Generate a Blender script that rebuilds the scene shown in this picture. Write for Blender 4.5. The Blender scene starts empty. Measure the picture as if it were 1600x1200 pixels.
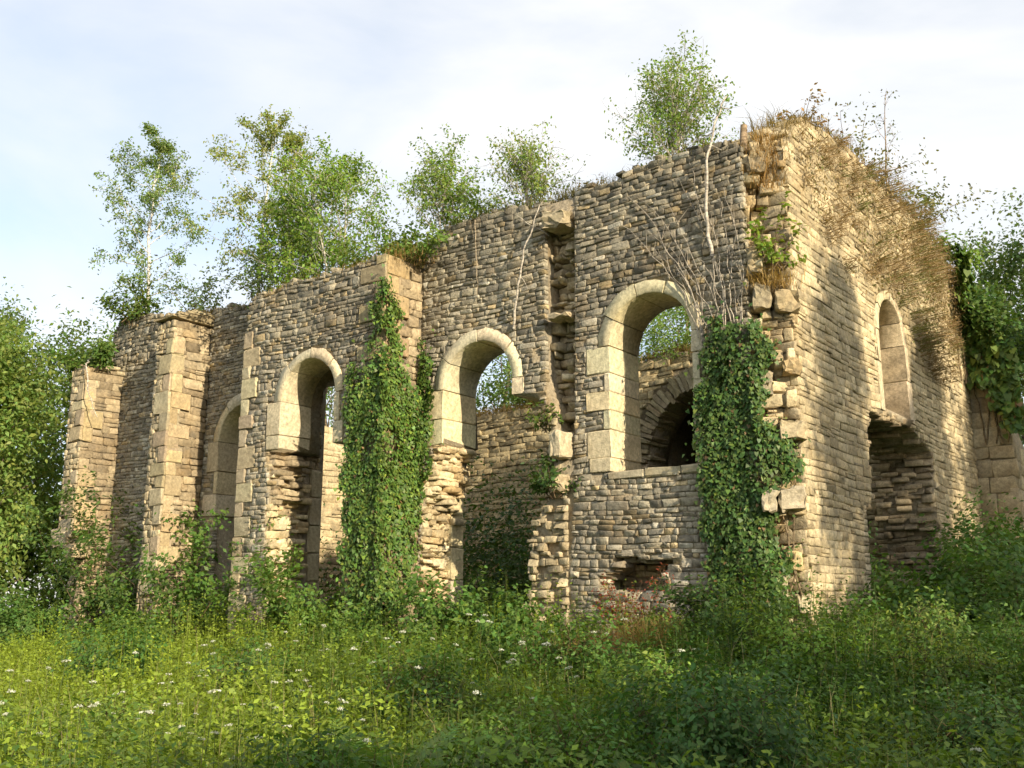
import bpy, bmesh, math, random
import numpy as np
from mathutils import Vector, Matrix
from mathutils.geometry import tessellate_polygon

random.seed(7)
RNG = np.random.default_rng(7)
SC = bpy.context.scene
COL = SC.collection
PI = math.pi

# ------------------------------------------------------------------ camera, sky, sun, exposure
cam_data = bpy.data.cameras.new('camera')
cam = bpy.data.objects.new('camera', cam_data)
COL.objects.link(cam)
cam.location = (0, 0, 1.65)
cam.rotation_euler = (math.radians(90 + 12.5), 0, 0)
cam_data.sensor_width = 36.0
cam_data.lens = 36.0 * 1580 / 1600
cam_data.clip_end = 3000
SC.camera = cam

AZ_L = math.radians(-52.4)                       # the long wall runs this way from the corner
Ld = np.array([math.sin(AZ_L), math.cos(AZ_L), 0.0])
Rd = np.array([-Ld[1] * -1, -Ld[0], 0.0])        # the end wall, at right angles
Rd = np.array([math.cos(AZ_L), -math.sin(AZ_L), 0.0])
K0 = np.array([4.4552, 15.7559, 0.0])            # the (missing) near corner of the ruin

SUN_EL = math.radians(19)
graze = math.radians(18.5)
sdir = -Ld * math.cos(graze) - Rd * math.sin(graze)      # horizontal direction towards the sun
sun_az = math.atan2(sdir[0], sdir[1])                    # clockwise from +Y
svec = Vector((sdir[0] * math.cos(SUN_EL), sdir[1] * math.cos(SUN_EL), math.sin(SUN_EL)))

world = bpy.data.worlds.new('World')
SC.world = world
world.use_nodes = True
wn, wl = world.node_tree.nodes, world.node_tree.links
wn.clear()
w_out = wn.new('ShaderNodeOutputWorld')
w_bg = wn.new('ShaderNodeBackground')
w_bg.inputs['Strength'].default_value = 0.085
sky = wn.new('ShaderNodeTexSky')
sky.sky_type = 'NISHITA'
sky.sun_disc = False
sky.sun_elevation = SUN_EL
sky.sun_rotation = sun_az
sky.air_density = 1.0
sky.dust_density = 1.0
sky.ozone_density = 1.0
# thin cloud veil: streaky noise over the whole dome
w_tc = wn.new('ShaderNodeTexCoord')
w_map = wn.new('ShaderNodeMapping')
w_map.inputs['Scale'].default_value = (1.0, 1.2, 2.2)
w_map.inputs['Location'].default_value = (2.7, 1.1, 0.9)
w_map.inputs['Rotation'].default_value = (0.25, 0.35, 0.6)
w_n1 = wn.new('ShaderNodeTexNoise')
w_n1.inputs['Scale'].default_value = 2.3
w_n1.inputs['Detail'].default_value = 7
w_n1.inputs['Roughness'].default_value = 0.52
w_n1.inputs['Distortion'].default_value = 0.35
w_r1 = wn.new('ShaderNodeValToRGB')
w_r1.color_ramp.elements[0].position = 0.33
w_r1.color_ramp.elements[0].color = (0.4, 0.4, 0.4, 1)
w_r1.color_ramp.elements[1].position = 0.66
w_r1.color_ramp.elements[1].color = (1, 1, 1, 1)
w_mix = wn.new('ShaderNodeMixRGB')
w_mix.inputs['Color2'].default_value = (8.3, 8.35, 8.4, 1)
wl.new(w_tc.outputs['Generated'], w_map.inputs['Vector'])
wl.new(w_map.outputs['Vector'], w_n1.inputs['Vector'])
wl.new(w_n1.outputs['Fac'], w_r1.inputs['Fac'])
wl.new(w_r1.outputs['Color'], w_mix.inputs['Fac'])
w_gain = wn.new('ShaderNodeMixRGB'); w_gain.blend_type = 'MULTIPLY'; w_gain.inputs['Fac'].default_value = 1
w_gain.inputs['Color2'].default_value = (2.0, 2.0, 2.02, 1)          # hazy summer air, brighter than the clear-sky model
wl.new(sky.outputs['Color'], w_gain.inputs['Color1'])
wl.new(w_gain.outputs['Color'], w_mix.inputs['Color1'])
wl.new(w_mix.outputs['Color'], w_bg.inputs['Color'])
wl.new(w_bg.outputs['Background'], w_out.inputs['Surface'])

sun_data = bpy.data.lights.new('sun', 'SUN')
sun_data.energy = 5.0
sun_data.angle = math.radians(0.5)
sun_data.color = (1.0, 0.87, 0.65)
sun = bpy.data.objects.new('sun', sun_data)
COL.objects.link(sun)
sun.location = (20, -30, 30)
sun.rotation_euler = svec.to_track_quat('Z', 'Y').to_euler()

SC.view_settings.view_transform = 'Standard'
SC.view_settings.look = 'None'
SC.view_settings.exposure = 0.6
SC.view_settings.gamma = 1.0
SC.view_settings.use_curve_mapping = False
SC.cycles.adaptive_threshold = 0.03
SC.cycles.max_bounces = 4
SC.cycles.diffuse_bounces = 3
SC.cycles.glossy_bounces = 1
SC.cycles.transmission_bounces = 3
SC.cycles.transparent_max_bounces = 4

# ------------------------------------------------------------------ helpers
def W(u, w, z=0.0):
    """church coordinates (u along the long wall, w inwards, z up) -> world"""
    p = K0 + Ld * u + Rd * w
    return np.array([p[0], p[1], z])

def WA(a):
    """array of (w, u, z) local points -> world"""
    a = np.asarray(a, float)
    return K0 + a[:, 1:2] * Ld + a[:, 0:1] * Rd + np.array([0, 0, 1.0]) * a[:, 2:3]

def sstep(x, a, b):
    t = np.clip((np.asarray(x, float) - a) / (b - a), 0, 1)
    return t * t * (3 - 2 * t)

def ground_h(x, y):
    x = np.asarray(x, float); y = np.asarray(y, float)
    dx, dy = x - K0[0], y - K0[1]
    u = dx * Ld[0] + dy * Ld[1]
    w = dx * Rd[0] + dy * Rd[1]
    h = 0.8 * sstep(w + 0.25 * np.minimum(u, 0), -9, -0.5)
    h = h + 0.95 * sstep(w, 0.5, 11) * sstep(-u, -6, 1)
    h = h + 0.07 * np.sin(x * 0.9 + 1.0) * np.cos(y * 0.7) + 0.04 * np.sin(x * 2.3 + y * 1.7)
    far = sstep(np.hypot(x, y - 15), 40, 160)
    return h * (1 - far) + 0.4 * far

def new_mesh(name, V, F, tint=None, mat=None, smooth=False):
    """V (n,3); F list of index arrays, each (k, m); tint one colour per face"""
    me = bpy.data.meshes.new(name)
    V = np.asarray(V, np.float32)
    me.vertices.add(len(V)); me.vertices.foreach_set('co', V.ravel())
    F = [np.asarray(f, np.int32) for f in F if len(f)]
    loops = np.concatenate([f.ravel() for f in F])
    tot = np.concatenate([np.full(len(f), f.shape[1], np.int32) for f in F])
    start = np.concatenate([[0], np.cumsum(tot)[:-1]]).astype(np.int32)
    me.loops.add(len(loops)); me.loops.foreach_set('vertex_index', loops)
    me.polygons.add(len(tot))
    me.polygons.foreach_set('loop_start', start)
    me.polygons.foreach_set('loop_total', tot)
    if smooth:
        me.polygons.foreach_set('use_smooth', np.ones(len(tot), bool))
    me.update(calc_edges=True)
    if tint is not None:
        at = me.attributes.new('tint', 'FLOAT_COLOR', 'FACE')
        c = np.ones((len(tot), 4), np.float32); c[:, :3] = tint
        at.data.foreach_set('color', c.ravel())
    if mat: me.materials.append(mat)
    return me

def obj(name, me, parent=None):
    o = bpy.data.objects.new(name, me)
    COL.objects.link(o)
    if parent: o.parent = parent
    return o

def empty(name, loc=(0, 0, 0), rz=0.0):
    o = bpy.data.objects.new(name, None)
    COL.objects.link(o); o.location = tuple(float(v) for v in loc); o.rotation_euler = (0, 0, rz)
    o.empty_display_size = 0.3
    return o

def tag(o, label=None, cat=None, group=None, kind=None):
    if label: o['label'] = label
    if cat: o['category'] = cat
    if group: o['group'] = group
    if kind: o['kind'] = kind
    return o

class MB:
    """collects faces for one mesh, with a colour for every face"""
    def __init__(s): s.v = []; s.f = {}; s.t = {}; s.n = 0
    def add(s, V, F, tint=(1, 1, 1)):
        V = np.asarray(V, float).reshape(-1, 3); F = np.asarray(F, int)
        s.v.append(V); k = F.shape[1]
        s.f.setdefault(k, []).append(F + s.n)
        t = np.asarray(tint, float)
        if t.ndim == 1: t = np.tile(t, (len(F), 1))
        s.t.setdefault(k, []).append(t); s.n += len(V)
    def tube(s, P, r, sides=6, tint=(1, 1, 1)):
        P = np.asarray(P, float); n = len(P)
        r = np.broadcast_to(np.asarray(r, float), (n,))
        T = np.gradient(P, axis=0); T /= np.linalg.norm(T, axis=1)[:, None] + 1e-9
        ref = np.array([0, 0, 1.0]) if abs(T[0][2]) < 0.9 else np.array([1.0, 0, 0])
        B = np.cross(T, ref); B /= np.linalg.norm(B, axis=1)[:, None] + 1e-9
        N = np.cross(B, T)
        a = np.arange(sides) * 2 * PI / sides
        V = P[:, None] + r[:, None, None] * (np.cos(a)[None, :, None] * B[:, None] + np.sin(a)[None, :, None] * N[:, None])
        i = np.arange(n - 1)[:, None] * sides; j = np.arange(sides)[None]; k = (j + 1) % sides
        F = np.stack([i + j, i + k, i + sides + k, i + sides + j], -1).reshape(-1, 4)
        s.add(V.reshape(-1, 3), F, tint)
    def mesh(s, name, mat, smooth=False):
        V = np.concatenate(s.v); ks = sorted(s.f)
        F = [np.concatenate(s.f[k]) for k in ks]
        t = np.concatenate([np.concatenate(s.t[k]) for k in ks])
        return new_mesh(name, V, F, t, mat, smooth)
    def build(s, name, mat, parent=None, smooth=False, loc=None):
        if loc is not None:
            s.v = [v - np.asarray(loc) for v in s.v]
        return obj(name, s.mesh(name, mat, smooth), parent)

def nse(x, y, k=0.0):
    return (np.sin(x * 1.3 + 1.7 * np.sin(y * 0.9 + k) + k) + np.sin(y * 1.7 - 1.3 * np.sin(x * 1.1 - k) + 2 * k)
            + 0.6 * np.sin(x * 3.1 + y * 2.3 + 3 * k)) / 2.6

# ------------------------------------------------------------------ materials
def mat_base(name):
    m = bpy.data.materials.new(name); m.use_nodes = True
    nt = m.node_tree; nt.nodes.clear()
    return m, nt.nodes, nt.links

def stone_material(name, bump=0.5, lichen=0.35, lichen_col=(0.10, 0.095, 0.08), ochre=0.3, scale=1.0):
    m, n, l = mat_base(name)
    out = n.new('ShaderNodeOutputMaterial'); b = n.new('ShaderNodeBsdfPrincipled')
    b.inputs['Roughness'].default_value = 0.93
    b.inputs['Specular IOR Level'].default_value = 0.15
    at = n.new('ShaderNodeAttribute'); at.attribute_name = 'tint'
    tc = n.new('ShaderNodeTexCoord')
    n1 = n.new('ShaderNodeTexNoise'); n1.inputs['Scale'].default_value = 14 * scale; n1.inputs['Detail'].default_value = 8; n1.inputs['Roughness'].default_value = 0.65
    r1 = n.new('ShaderNodeMapRange'); r1.inputs['From Min'].default_value = 0.3; r1.inputs['From Max'].default_value = 0.7
    r1.inputs['To Min'].default_value = 0.55; r1.inputs['To Max'].default_value = 1.35
    mul = n.new('ShaderNodeMixRGB'); mul.blend_type = 'MULTIPLY'; mul.inputs['Fac'].default_value = 1
    n2 = n.new('ShaderNodeTexNoise'); n2.inputs['Scale'].default_value = 2.3 * scale; n2.inputs['Detail'].default_value = 9; n2.inputs['Roughness'].default_value = 0.7
    r2 = n.new('ShaderNodeMapRange'); r2.inputs['From Min'].default_value = 0.48; r2.inputs['From Max'].default_value = 0.66
    r2.inputs['To Max'].default_value = lichen
    mx = n.new('ShaderNodeMixRGB'); mx.inputs['Color2'].default_value = (*lichen_col, 1)
    n3 = n.new('ShaderNodeTexNoise'); n3.inputs['Scale'].default_value = 1.4 * scale; n3.inputs['Detail'].default_value = 7
    r3 = n.new('ShaderNodeMapRange'); r3.inputs['From Min'].default_value = 0.52; r3.inputs['From Max'].default_value = 0.7
    r3.inputs['To Max'].default_value = ochre
    mo = n.new('ShaderNodeMixRGB'); mo.inputs['Color2'].default_value = (0.42, 0.25, 0.08, 1)
    n4 = n.new('ShaderNodeTexNoise'); n4.inputs['Scale'].default_value = 38 * scale; n4.inputs['Detail'].default_value = 6
    bp = n.new('ShaderNodeBump'); bp.inputs['Strength'].default_value = bump; bp.inputs['Distance'].default_value = 0.02
    ad = n.new('ShaderNodeMath'); ad.operation = 'ADD'
    for x in (n1, n2, n3, n4): l.new(tc.outputs['Object'], x.inputs['Vector'])
    l.new(n1.outputs['Fac'], r1.inputs['Value'])
    l.new(at.outputs['Color'], mul.inputs['Color1']); l.new(r1.outputs['Result'], mul.inputs['Color2'])
    l.new(n3.outputs['Fac'], r3.inputs['Value']); l.new(r3.outputs['Result'], mo.inputs['Fac']); l.new(mul.outputs['Color'], mo.inputs['Color1'])
    l.new(n2.outputs['Fac'], r2.inputs['Value']); l.new(r2.outputs['Result'], mx.inputs['Fac']); l.new(mo.outputs['Color'], mx.inputs['Color1'])
    l.new(mx.outputs['Color'], b.inputs['Base Color'])
    l.new(n4.outputs['Fac'], ad.inputs[0]); l.new(n1.outputs['Fac'], ad.inputs[1])
    l.new(ad.outputs['Value'], bp.inputs['Height']); l.new(bp.outputs['Normal'], b.inputs['Normal'])
    l.new(b.outputs['BSDF'], out.inputs['Surface'])
    return m

def leaf_material(name, trans=0.42, rough=0.5, spec=0.3, var=0.25):
    m, n, l = mat_base(name)
    out = n.new('ShaderNodeOutputMaterial'); b = n.new('ShaderNodeBsdfPrincipled')
    b.inputs['Roughness'].default_value = rough
    b.inputs['Specular IOR Level'].default_value = spec
    at = n.new('ShaderNodeAttribute'); at.attribute_name = 'tint'
    tc = n.new('ShaderNodeTexCoord')
    ns = n.new('ShaderNodeTexNoise'); ns.inputs['Scale'].default_value = 9
    mr = n.new('ShaderNodeMapRange'); mr.inputs['To Min'].default_value = 1 - var; mr.inputs['To Max'].default_value = 1 + var
    mul = n.new('ShaderNodeMixRGB'); mul.blend_type = 'MULTIPLY'; mul.inputs['Fac'].default_value = 1
    tr = n.new('ShaderNodeBsdfTranslucent')
    hs = n.new('ShaderNodeMixRGB'); hs.blend_type = 'MULTIPLY'; hs.inputs['Fac'].default_value = 1; hs.inputs['Color2'].default_value = (1.25, 1.2, 0.55, 1)
    mx = n.new('ShaderNodeMixShader'); mx.inputs['Fac'].default_value = trans
    l.new(tc.outputs['Object'], ns.inputs['Vector']); l.new(ns.outputs['Fac'], mr.inputs['Value'])
    l.new(at.outputs['Color'], mul.inputs['Color1']); l.new(mr.outputs['Result'], mul.inputs['Color2'])
    l.new(mul.outputs['Color'], b.inputs['Base Color']); l.new(mul.outputs['Color'], hs.inputs['Color1'])
    l.new(hs.outputs['Color'], tr.inputs['Color'])
    l.new(b.outputs['BSDF'], mx.inputs[1]); l.new(tr.outputs['BSDF'], mx.inputs[2])
    l.new(mx.outputs['Shader'], out.inputs['Surface'])
    return m

def wood_material(name):
    m, n, l = mat_base(name)
    out = n.new('ShaderNodeOutputMaterial'); b = n.new('ShaderNodeBsdfPrincipled')
    b.inputs['Roughness'].default_value = 0.85; b.inputs['Specular IOR Level'].default_value = 0.2
    at = n.new('ShaderNodeAttribute'); at.attribute_name = 'tint'
    tc = n.new('ShaderNodeTexCoord'); mp = n.new('ShaderNodeMapping'); mp.inputs['Scale'].default_value = (1, 1, 3.0)
    ns = n.new('ShaderNodeTexNoise'); ns.inputs['Scale'].default_value = 7; ns.inputs['Detail'].default_value = 6
    mr = n.new('ShaderNodeMapRange'); mr.inputs['From Min'].default_value = 0.35; mr.inputs['From Max'].default_value = 0.6; mr.inputs['To Min'].default_value = 0.4; mr.inputs['To Max'].default_value = 1.1
    mul = n.new('ShaderNodeMixRGB'); mul.blend_type = 'MULTIPLY'; mul.inputs['Fac'].default_value = 1
    bp = n.new('ShaderNodeBump'); bp.inputs['Strength'].default_value = 0.4; bp.inputs['Distance'].default_value = 0.01
    l.new(tc.outputs['Object'], mp.inputs['Vector']); l.new(mp.outputs['Vector'], ns.inputs['Vector'])
    l.new(ns.outputs['Fac'], mr.inputs['Value']); l.new(at.outputs['Color'], mul.inputs['Color1']); l.new(mr.outputs['Result'], mul.inputs['Color2'])
    l.new(mul.outputs['Color'], b.inputs['Base Color']); l.new(ns.outputs['Fac'], bp.inputs['Height']); l.new(bp.outputs['Normal'], b.inputs['Normal'])
    l.new(b.outputs['BSDF'], out.inputs['Surface'])
    return m

M_RUB = stone_material('rubble_stone', 0.7, 0.45, ochre=0.2)
M_ASH = stone_material('dressed_limestone', 0.45, 0.34, (0.26, 0.23, 0.165), 0.18)
M_MORT = stone_material('old_mortar', 0.9, 0.3)
M_LEAF = leaf_material('leaf')
M_IVY = leaf_material('ivy_leaf', 0.15, 0.5, 0.3)
M_DRY = leaf_material('dry_plant', 0.3, 0.8, 0.1)
M_GRASS = leaf_material('grass_blade', 0.4, 0.6, 0.2)
M_PETAL = leaf_material('white_petal', 0.3, 0.7, 0.1, 0.05)
M_WOOD = wood_material('bark')

# ------------------------------------------------------------------ ground
def build_ground():
    t = np.linspace(-1, 1, 131)
    g = 26 * np.sinh(t * 4.6) / math.sinh(1.0) * 0.62
    X, Y = np.meshgrid(g, g + 14)
    Z = ground_h(X, Y)
    n = len(t); V = np.stack([X, Y, Z], -1).reshape(-1, 3)
    i = (np.arange(n - 1)[:, None] * n + np.arange(n - 1)[None]).ravel()
    F = np.stack([i, i + 1, i + n + 1, i + n], -1)
    m, nn, l = mat_base('soil_and_turf')
    out = nn.new('ShaderNodeOutputMaterial'); b = nn.new('ShaderNodeBsdfPrincipled'); b.inputs['Roughness'].default_value = 1
    b.inputs['Specular IOR Level'].default_value = 0.05
    tc = nn.new('ShaderNodeTexCoord'); ns = nn.new('ShaderNodeTexNoise'); ns.inputs['Scale'].default_value = 1.5; ns.inputs['Detail'].default_value = 9
    cr = nn.new('ShaderNodeValToRGB')
    cr.color_ramp.elements[0].position = 0.35; cr.color_ramp.elements[0].color = (0.035, 0.05, 0.015, 1)
    cr.color_ramp.elements[1].position = 0.7; cr.color_ramp.elements[1].color = (0.06, 0.085, 0.02, 1)
    bp = nn.new('ShaderNodeBump'); bp.inputs['Distance'].default_value = 0.05
    l.new(tc.outputs['Object'], ns.inputs['Vector']); l.new(ns.outputs['Fac'], cr.inputs['Fac']); l.new(cr.outputs['Color'], b.inputs['Base Color'])
    l.new(ns.outputs['Fac'], bp.inputs['Height']); l.new(bp.outputs['Normal'], b.inputs['Normal'])
    l.new(b.outputs['BSDF'], out.inputs['Surface'])
    o = obj('ground', new_mesh('ground', V, [F], None, m, True))
    tag(o, 'grassy earth sloping gently up to the ruined walls', 'ground', kind='structure')
build_ground()

# ------------------------------------------------------------------ masonry
church = empty('ruined_church', K0, math.atan2(Rd[1], Rd[0]))
tag(church, 'roofless ruined stone church with tall arched windows and torn corner', 'ruin')

def in_poly(poly, s, z):
    s = np.asarray(s, float); z = np.asarray(z, float)
    c = np.zeros(s.shape, bool); n = len(poly)
    for i in range(n):
        x1, y1 = poly[i]; x2, y2 = poly[(i + 1) % n]
        if y1 == y2: continue
        k = ((y1 > z) != (y2 > z)) & (s < (x2 - x1) * (z - y1) / (y2 - y1) + x1)
        c ^= k
    return c

class Face:
    """an upright masonry face: origin o (w,u), direction a, outward normal n, in church-local (w,u,z)"""
    def __init__(s, o, a, n):
        s.o = np.array([o[0], o[1], 0.0]); s.a = np.array([a[0], a[1], 0.0]); s.n = np.array([n[0], n[1], 0.0])
        s.flip = np.dot(np.cross(s.a, [0, 0, 1.0]), s.n) < 0
    def P(s, S, Z, D):
        S, Z, D = np.broadcast_arrays(S, Z, D)
        return s.o + S[..., None] * s.a + D[..., None] * s.n + Z[..., None] * np.array([0, 0, 1.0])

def F_left(w=0.0): return Face((w, 0), (0, 1), (-1, 0))
def F_right(u=0.0): return Face((0, u), (1, 0), (0, -1))       # faces the sun side, as the end wall does
def F_back(u=0.0): return Face((0, u), (1, 0), (0, 1))         # faces away from the sun

def core(name, face, outer, holes, d0, d1, mat=M_MORT, tint=(0.33, 0.275, 0.19), parent=church):
    """solid heart of a wall: polygon with holes between depths d0 (front) and d1 (back)"""
    loops = [outer] + list(holes)
    tri = tessellate_polygon([[Vector((p[0], p[1], 0)) for p in lp] for lp in loops])
    pts = np.array([p for lp in loops for p in lp], float); n = len(pts)
    V = np.concatenate([face.P(pts[:, 0], pts[:, 1], np.float64(d0)), face.P(pts[:, 0], pts[:, 1], np.float64(d1))])
    tri = np.array(tri, int)
    q = []; k = 0
    for lp in loops:
        m = len(lp)
        for i in range(m):
            a, b = k + i, k + (i + 1) % m
            q.append((a, b, b + n, a + n))
        k += m
    q = np.array(q)
    me = new_mesh(name, V, [np.concatenate([tri, tri[:, ::-1] + n]), q], np.tile(tint, (len(tri) * 2 + len(q), 1)), mat)
    bm = bmesh.new(); bm.from_mesh(me); bmesh.ops.recalc_face_normals(bm, faces=bm.faces); bm.to_mesh(me); bm.free()
    return obj(name, me, parent)

STONES = []          # (parent part, face, arrays)  collected, then the 300 largest become objects

def lay(part, face, outer, holes=(), h=(0.06, 0.13), wd=(0.085, 0.28), proud=(-0.012, 0.019), split=0.08, gap=0.0065,
        tint=None, warp=1.0, seed=0, rag=0.0, depth=0.11, cut=(0.03, 0.20), lumpy=0.009, rows=None):
    """courses of roughly squared stones over a polygon with holes"""
    rg = random.Random(seed * 101 + 13)
    given = rows
    zs = [p[1] for p in outer] if outer else [0]; ss = [p[0] for p in outer] if outer else [0]
    z = min(zs); rows = []
    def inside(s, zz):
        m = in_poly(outer, s, zz)
        for hh in holes: m &= ~in_poly(hh, s, zz)
        return m
    while given is None and z < max(zs):
        hh = rg.uniform(*h)
        if rg.random() < 0.15: hh *= 1.35
        s = min(ss) - rg.uniform(0, wd[1])
        while s < max(ss):
            w_ = rg.uniform(*wd) * (0.7 + 0.6 * rg.random()) * (0.8 + 0.5 * hh / h[1])
            t = np.linspace(s, s + w_, 11)
            m = inside(t, np.full(11, z + hh * 0.25)) & inside(t, np.full(11, z + hh * 0.75))
            idx = np.flatnonzero(m)
            if len(idx) >= 3:
                runs = np.split(idx, np.flatnonzero(np.diff(idx) > 1) + 1)
                r = max(runs, key=len)
                if len(r) >= 3:
                    a, b = t[r[0]], t[r[-1]]
                    if rg.random() < split and hh > 0.1:
                        k = rg.uniform(0.35, 0.65)
                        rows.append((a, b, z, z + hh * k)); rows.append((a, b, z + hh * k, z + hh))
                    else:
                        rows.append((a, b, z, z + hh))
            s += w_
        z += hh
    if given is not None: rows = given
    if not rows: return
    R_ = np.array(rows); N = len(R_)
    dgiven = R_[:, 4] if R_.shape[1] > 4 else 0.0
    R_ = R_[:, :4]
    g = np.random.default_rng(seed + 5)
    s0, s1, z0, z1 = R_.T
    gp = gap * g.uniform(0.5, 1.5, N)
    s0 = s0 + gp; s1 = s1 - gp; z0 = z0 + gp * 0.8; z1 = z1 - gp * 0.8
    ww = np.maximum(s1 - s0, 0.03); hh = np.maximum(z1 - z0, 0.025)
    d = g.uniform(*proud, N) + dgiven
    if rag: d = d + rag * np.maximum(0, g.normal(0, 1, N))
    mn = np.minimum(ww, hh)
    c = g.uniform(*cut, (N, 4)) * mn[:, None]
    j = lambda k: g.normal(0, 1, (N,)) * mn * k
    mir = g.random(N) < 0.5
    lo_, hi_, sg = np.where(mir, s1, s0), np.where(mir, s0, s1), np.where(mir, -1.0, 1.0)
    ring = [(lo_ + sg * c[:, 0] * 1.4, z0), (hi_, z0), (hi_, z1 - c[:, 1]), (hi_ - sg * c[:, 2] * 1.4, z1), (lo_, z1), (lo_, z0 + c[:, 3])]
    S = np.stack([q[0] + j(0.06) for q in ring], 1); Z = np.stack([q[1] + j(0.06) for q in ring], 1)
    S[mir] = S[mir][:, ::-1]; Z[mir] = Z[mir][:, ::-1]
    cs, cz = (s0 + s1) / 2, (z0 + z1) / 2
    ins = g.uniform(0.005, 0.016, N) * (1 + 14 * lumpy)
    fx = 1 - np.minimum(0.42, ins / (ww / 2)); fz = 1 - np.minimum(0.42, ins / (hh / 2))
    S2 = cs[:, None] + (S - cs[:, None]) * fx[:, None]; Z2 = cz[:, None] + (Z - cz[:, None]) * fz[:, None]
    bev = g.uniform(0.004, 0.014, N) * (1 + 14 * lumpy)
    tilt_s = g.normal(0, lumpy, N); tilt_z = g.normal(0, lumpy, N)
    def dep(Sx, Zx, add):
        return d[:, None] + add + tilt_s[:, None] * (Sx - cs[:, None]) / (ww[:, None] / 2) + tilt_z[:, None] * (Zx - cz[:, None]) / (hh[:, None] / 2)
    D1 = dep(S, Z, -bev[:, None]); D2 = dep(S2, Z2, g.normal(0, lumpy * 0.5, (N, 6)))
    Sall = np.concatenate([S, S, S2], 1); Zall = np.concatenate([Z, Z, Z2], 1)
    Dall = np.concatenate([np.tile((dgiven - depth) * np.ones(N), (6, 1)).T, D1, D2], 1)
    Zall = Zall + warp * (0.03 * np.sin(Sall * 1.1 + Zall * 0.7 + seed) + 0.016 * np.sin(Sall * 2.9 + Zall * 1.9 + seed * 2))
    V = face.P(Sall, Zall, Dall)                                       # N,18,3
    tt = tint(cs, cz, g) if tint is not None else np.tile((0.3, 0.25, 0.17), (N, 1))
    STONES.append(dict(part=part, V=V, T=tt, area=ww * hh, flip=face.flip, n=face.n))

def edge_stones(part, face, line, d0, d1, seed, tint, size=(0.12, 0.26), hgt=(0.07, 0.15), step=0.17, into=0.06):
    """loose broken stones along a torn edge, through the thickness of the wall"""
    g = np.random.default_rng(seed); rows = []
    line = np.array(line, float)
    for a, b in zip(line[:-1], line[1:]):
        L_ = np.linalg.norm(b - a); k = max(1, int(L_ / step))
        for i in range(k):
            d = d0
            while d > d1:
                p = a + (b - a) * (i + g.random()) / k + g.normal(0, into, 2)
                w_, h_ = g.uniform(*size), g.uniform(*hgt)
                rows.append((p[0] - w_ / 2, p[0] + w_ / 2, p[1] - h_ / 2, p[1] + h_ / 2, d)); d -= g.uniform(0.16, 0.3)
    lay(part, face, None, rows=rows, seed=seed, tint=tint, proud=(-0.05, 0.03), depth=0.34, warp=0, lumpy=0.02, gap=0.004)

_q = []
for i in range(6):
    k = (i + 1) % 6
    _q += [(i, k, 6 + k, 6 + i), (6 + i, 6 + k, 12 + k, 12 + i)]
SQ, ST = np.array(_q), np.array([[12, 13, 14, 15, 16, 17]])

def finish_stones(limit=300):
    ang = math.atan2(Rd[1], Rd[0]); ca, sa = math.cos(ang), math.sin(ang)
    recs = []
    for bi, b in enumerate(STONES):
        c = WA(b['V'].mean(1)); v = np.array([0, 0, 1.65]) - c
        dist = np.linalg.norm(v, axis=1)
        nw = b['n'][0] * Rd + b['n'][1] * Ld
        cosv = np.maximum(0, (v @ nw) / dist)
        dirx = c[:, 0] / c[:, 1]
        sc_ = b['area'] * cosv / dist ** 2 * (np.abs(dirx) < 0.55) * b.get('vis', 1.0) * (c[:, 2] > 1.4)
        if b['part'].get('hidden_side'): sc_ = sc_ * 0
        recs += [(s_, bi, i) for i, s_ in enumerate(sc_)]
    recs.sort(key=lambda r: -r[0])
    pick = {}
    for s_, bi, i in recs[:limit]: pick.setdefault(bi, set()).add(i)
    rest = {}
    for bi, b in enumerate(STONES):
        q, t = (SQ[:, ::-1], ST[:, ::-1]) if b['flip'] else (SQ, ST)
        chosen = pick.get(bi, set())
        for i in chosen:
            ctr = b['V'][i].mean(0)
            me = new_mesh('stone', b['V'][i] - ctr, [t, q], np.tile(b['T'][i], (13, 1)), M_RUB)
            o = obj('stone', me, b['part']); o.location = ctr
        keep = np.array([i for i in range(len(b['V'])) if i not in chosen], int)
        if len(keep) == 0: continue
        V = b['V'][keep]; N = len(keep)
        off = (np.arange(N) * 18)[:, None, None]
        mb = rest.setdefault(b['part'].name, (b['part'], MB()))[1]
        base = mb.n
        mb.v.append(V.reshape(-1, 3)); mb.n += N * 18
        mb.f.setdefault(6, []).append((t[None] + off).reshape(-1, 6) + base); mb.t.setdefault(6, []).append(b['T'][keep])
        mb.f.setdefault(4, []).append((q[None] + off).reshape(-1, 4) + base); mb.t.setdefault(4, []).append(np.repeat(b['T'][keep], 12, 0))
    for part, mb in rest.values():
        o = mb.build('rubble_stonework', M_RUB, part); o['kind'] = 'stuff'

# ---- stone colours (of the stone itself)
def mixc(a, b, f): return np.asarray(a)[None] * (1 - f[:, None]) + np.asarray(b)[None] * f[:, None]
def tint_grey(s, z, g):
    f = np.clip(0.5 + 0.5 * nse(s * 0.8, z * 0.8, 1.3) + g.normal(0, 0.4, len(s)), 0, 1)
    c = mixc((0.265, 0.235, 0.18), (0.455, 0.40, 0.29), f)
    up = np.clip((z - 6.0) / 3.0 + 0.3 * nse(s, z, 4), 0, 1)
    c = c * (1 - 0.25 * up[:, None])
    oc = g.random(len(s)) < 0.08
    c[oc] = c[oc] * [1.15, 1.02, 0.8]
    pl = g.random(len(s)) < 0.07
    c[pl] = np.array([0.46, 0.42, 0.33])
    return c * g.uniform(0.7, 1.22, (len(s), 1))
def tint_tan(s, z, g):
    f = np.clip(0.5 + 0.5 * nse(s * 0.9, z * 0.9, 2.3) + g.normal(0, 0.3, len(s)), 0, 1)
    c = mixc((0.33, 0.27, 0.175), (0.52, 0.43, 0.275), f)
    return c * g.uniform(0.75, 1.2, (len(s), 1))
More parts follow.
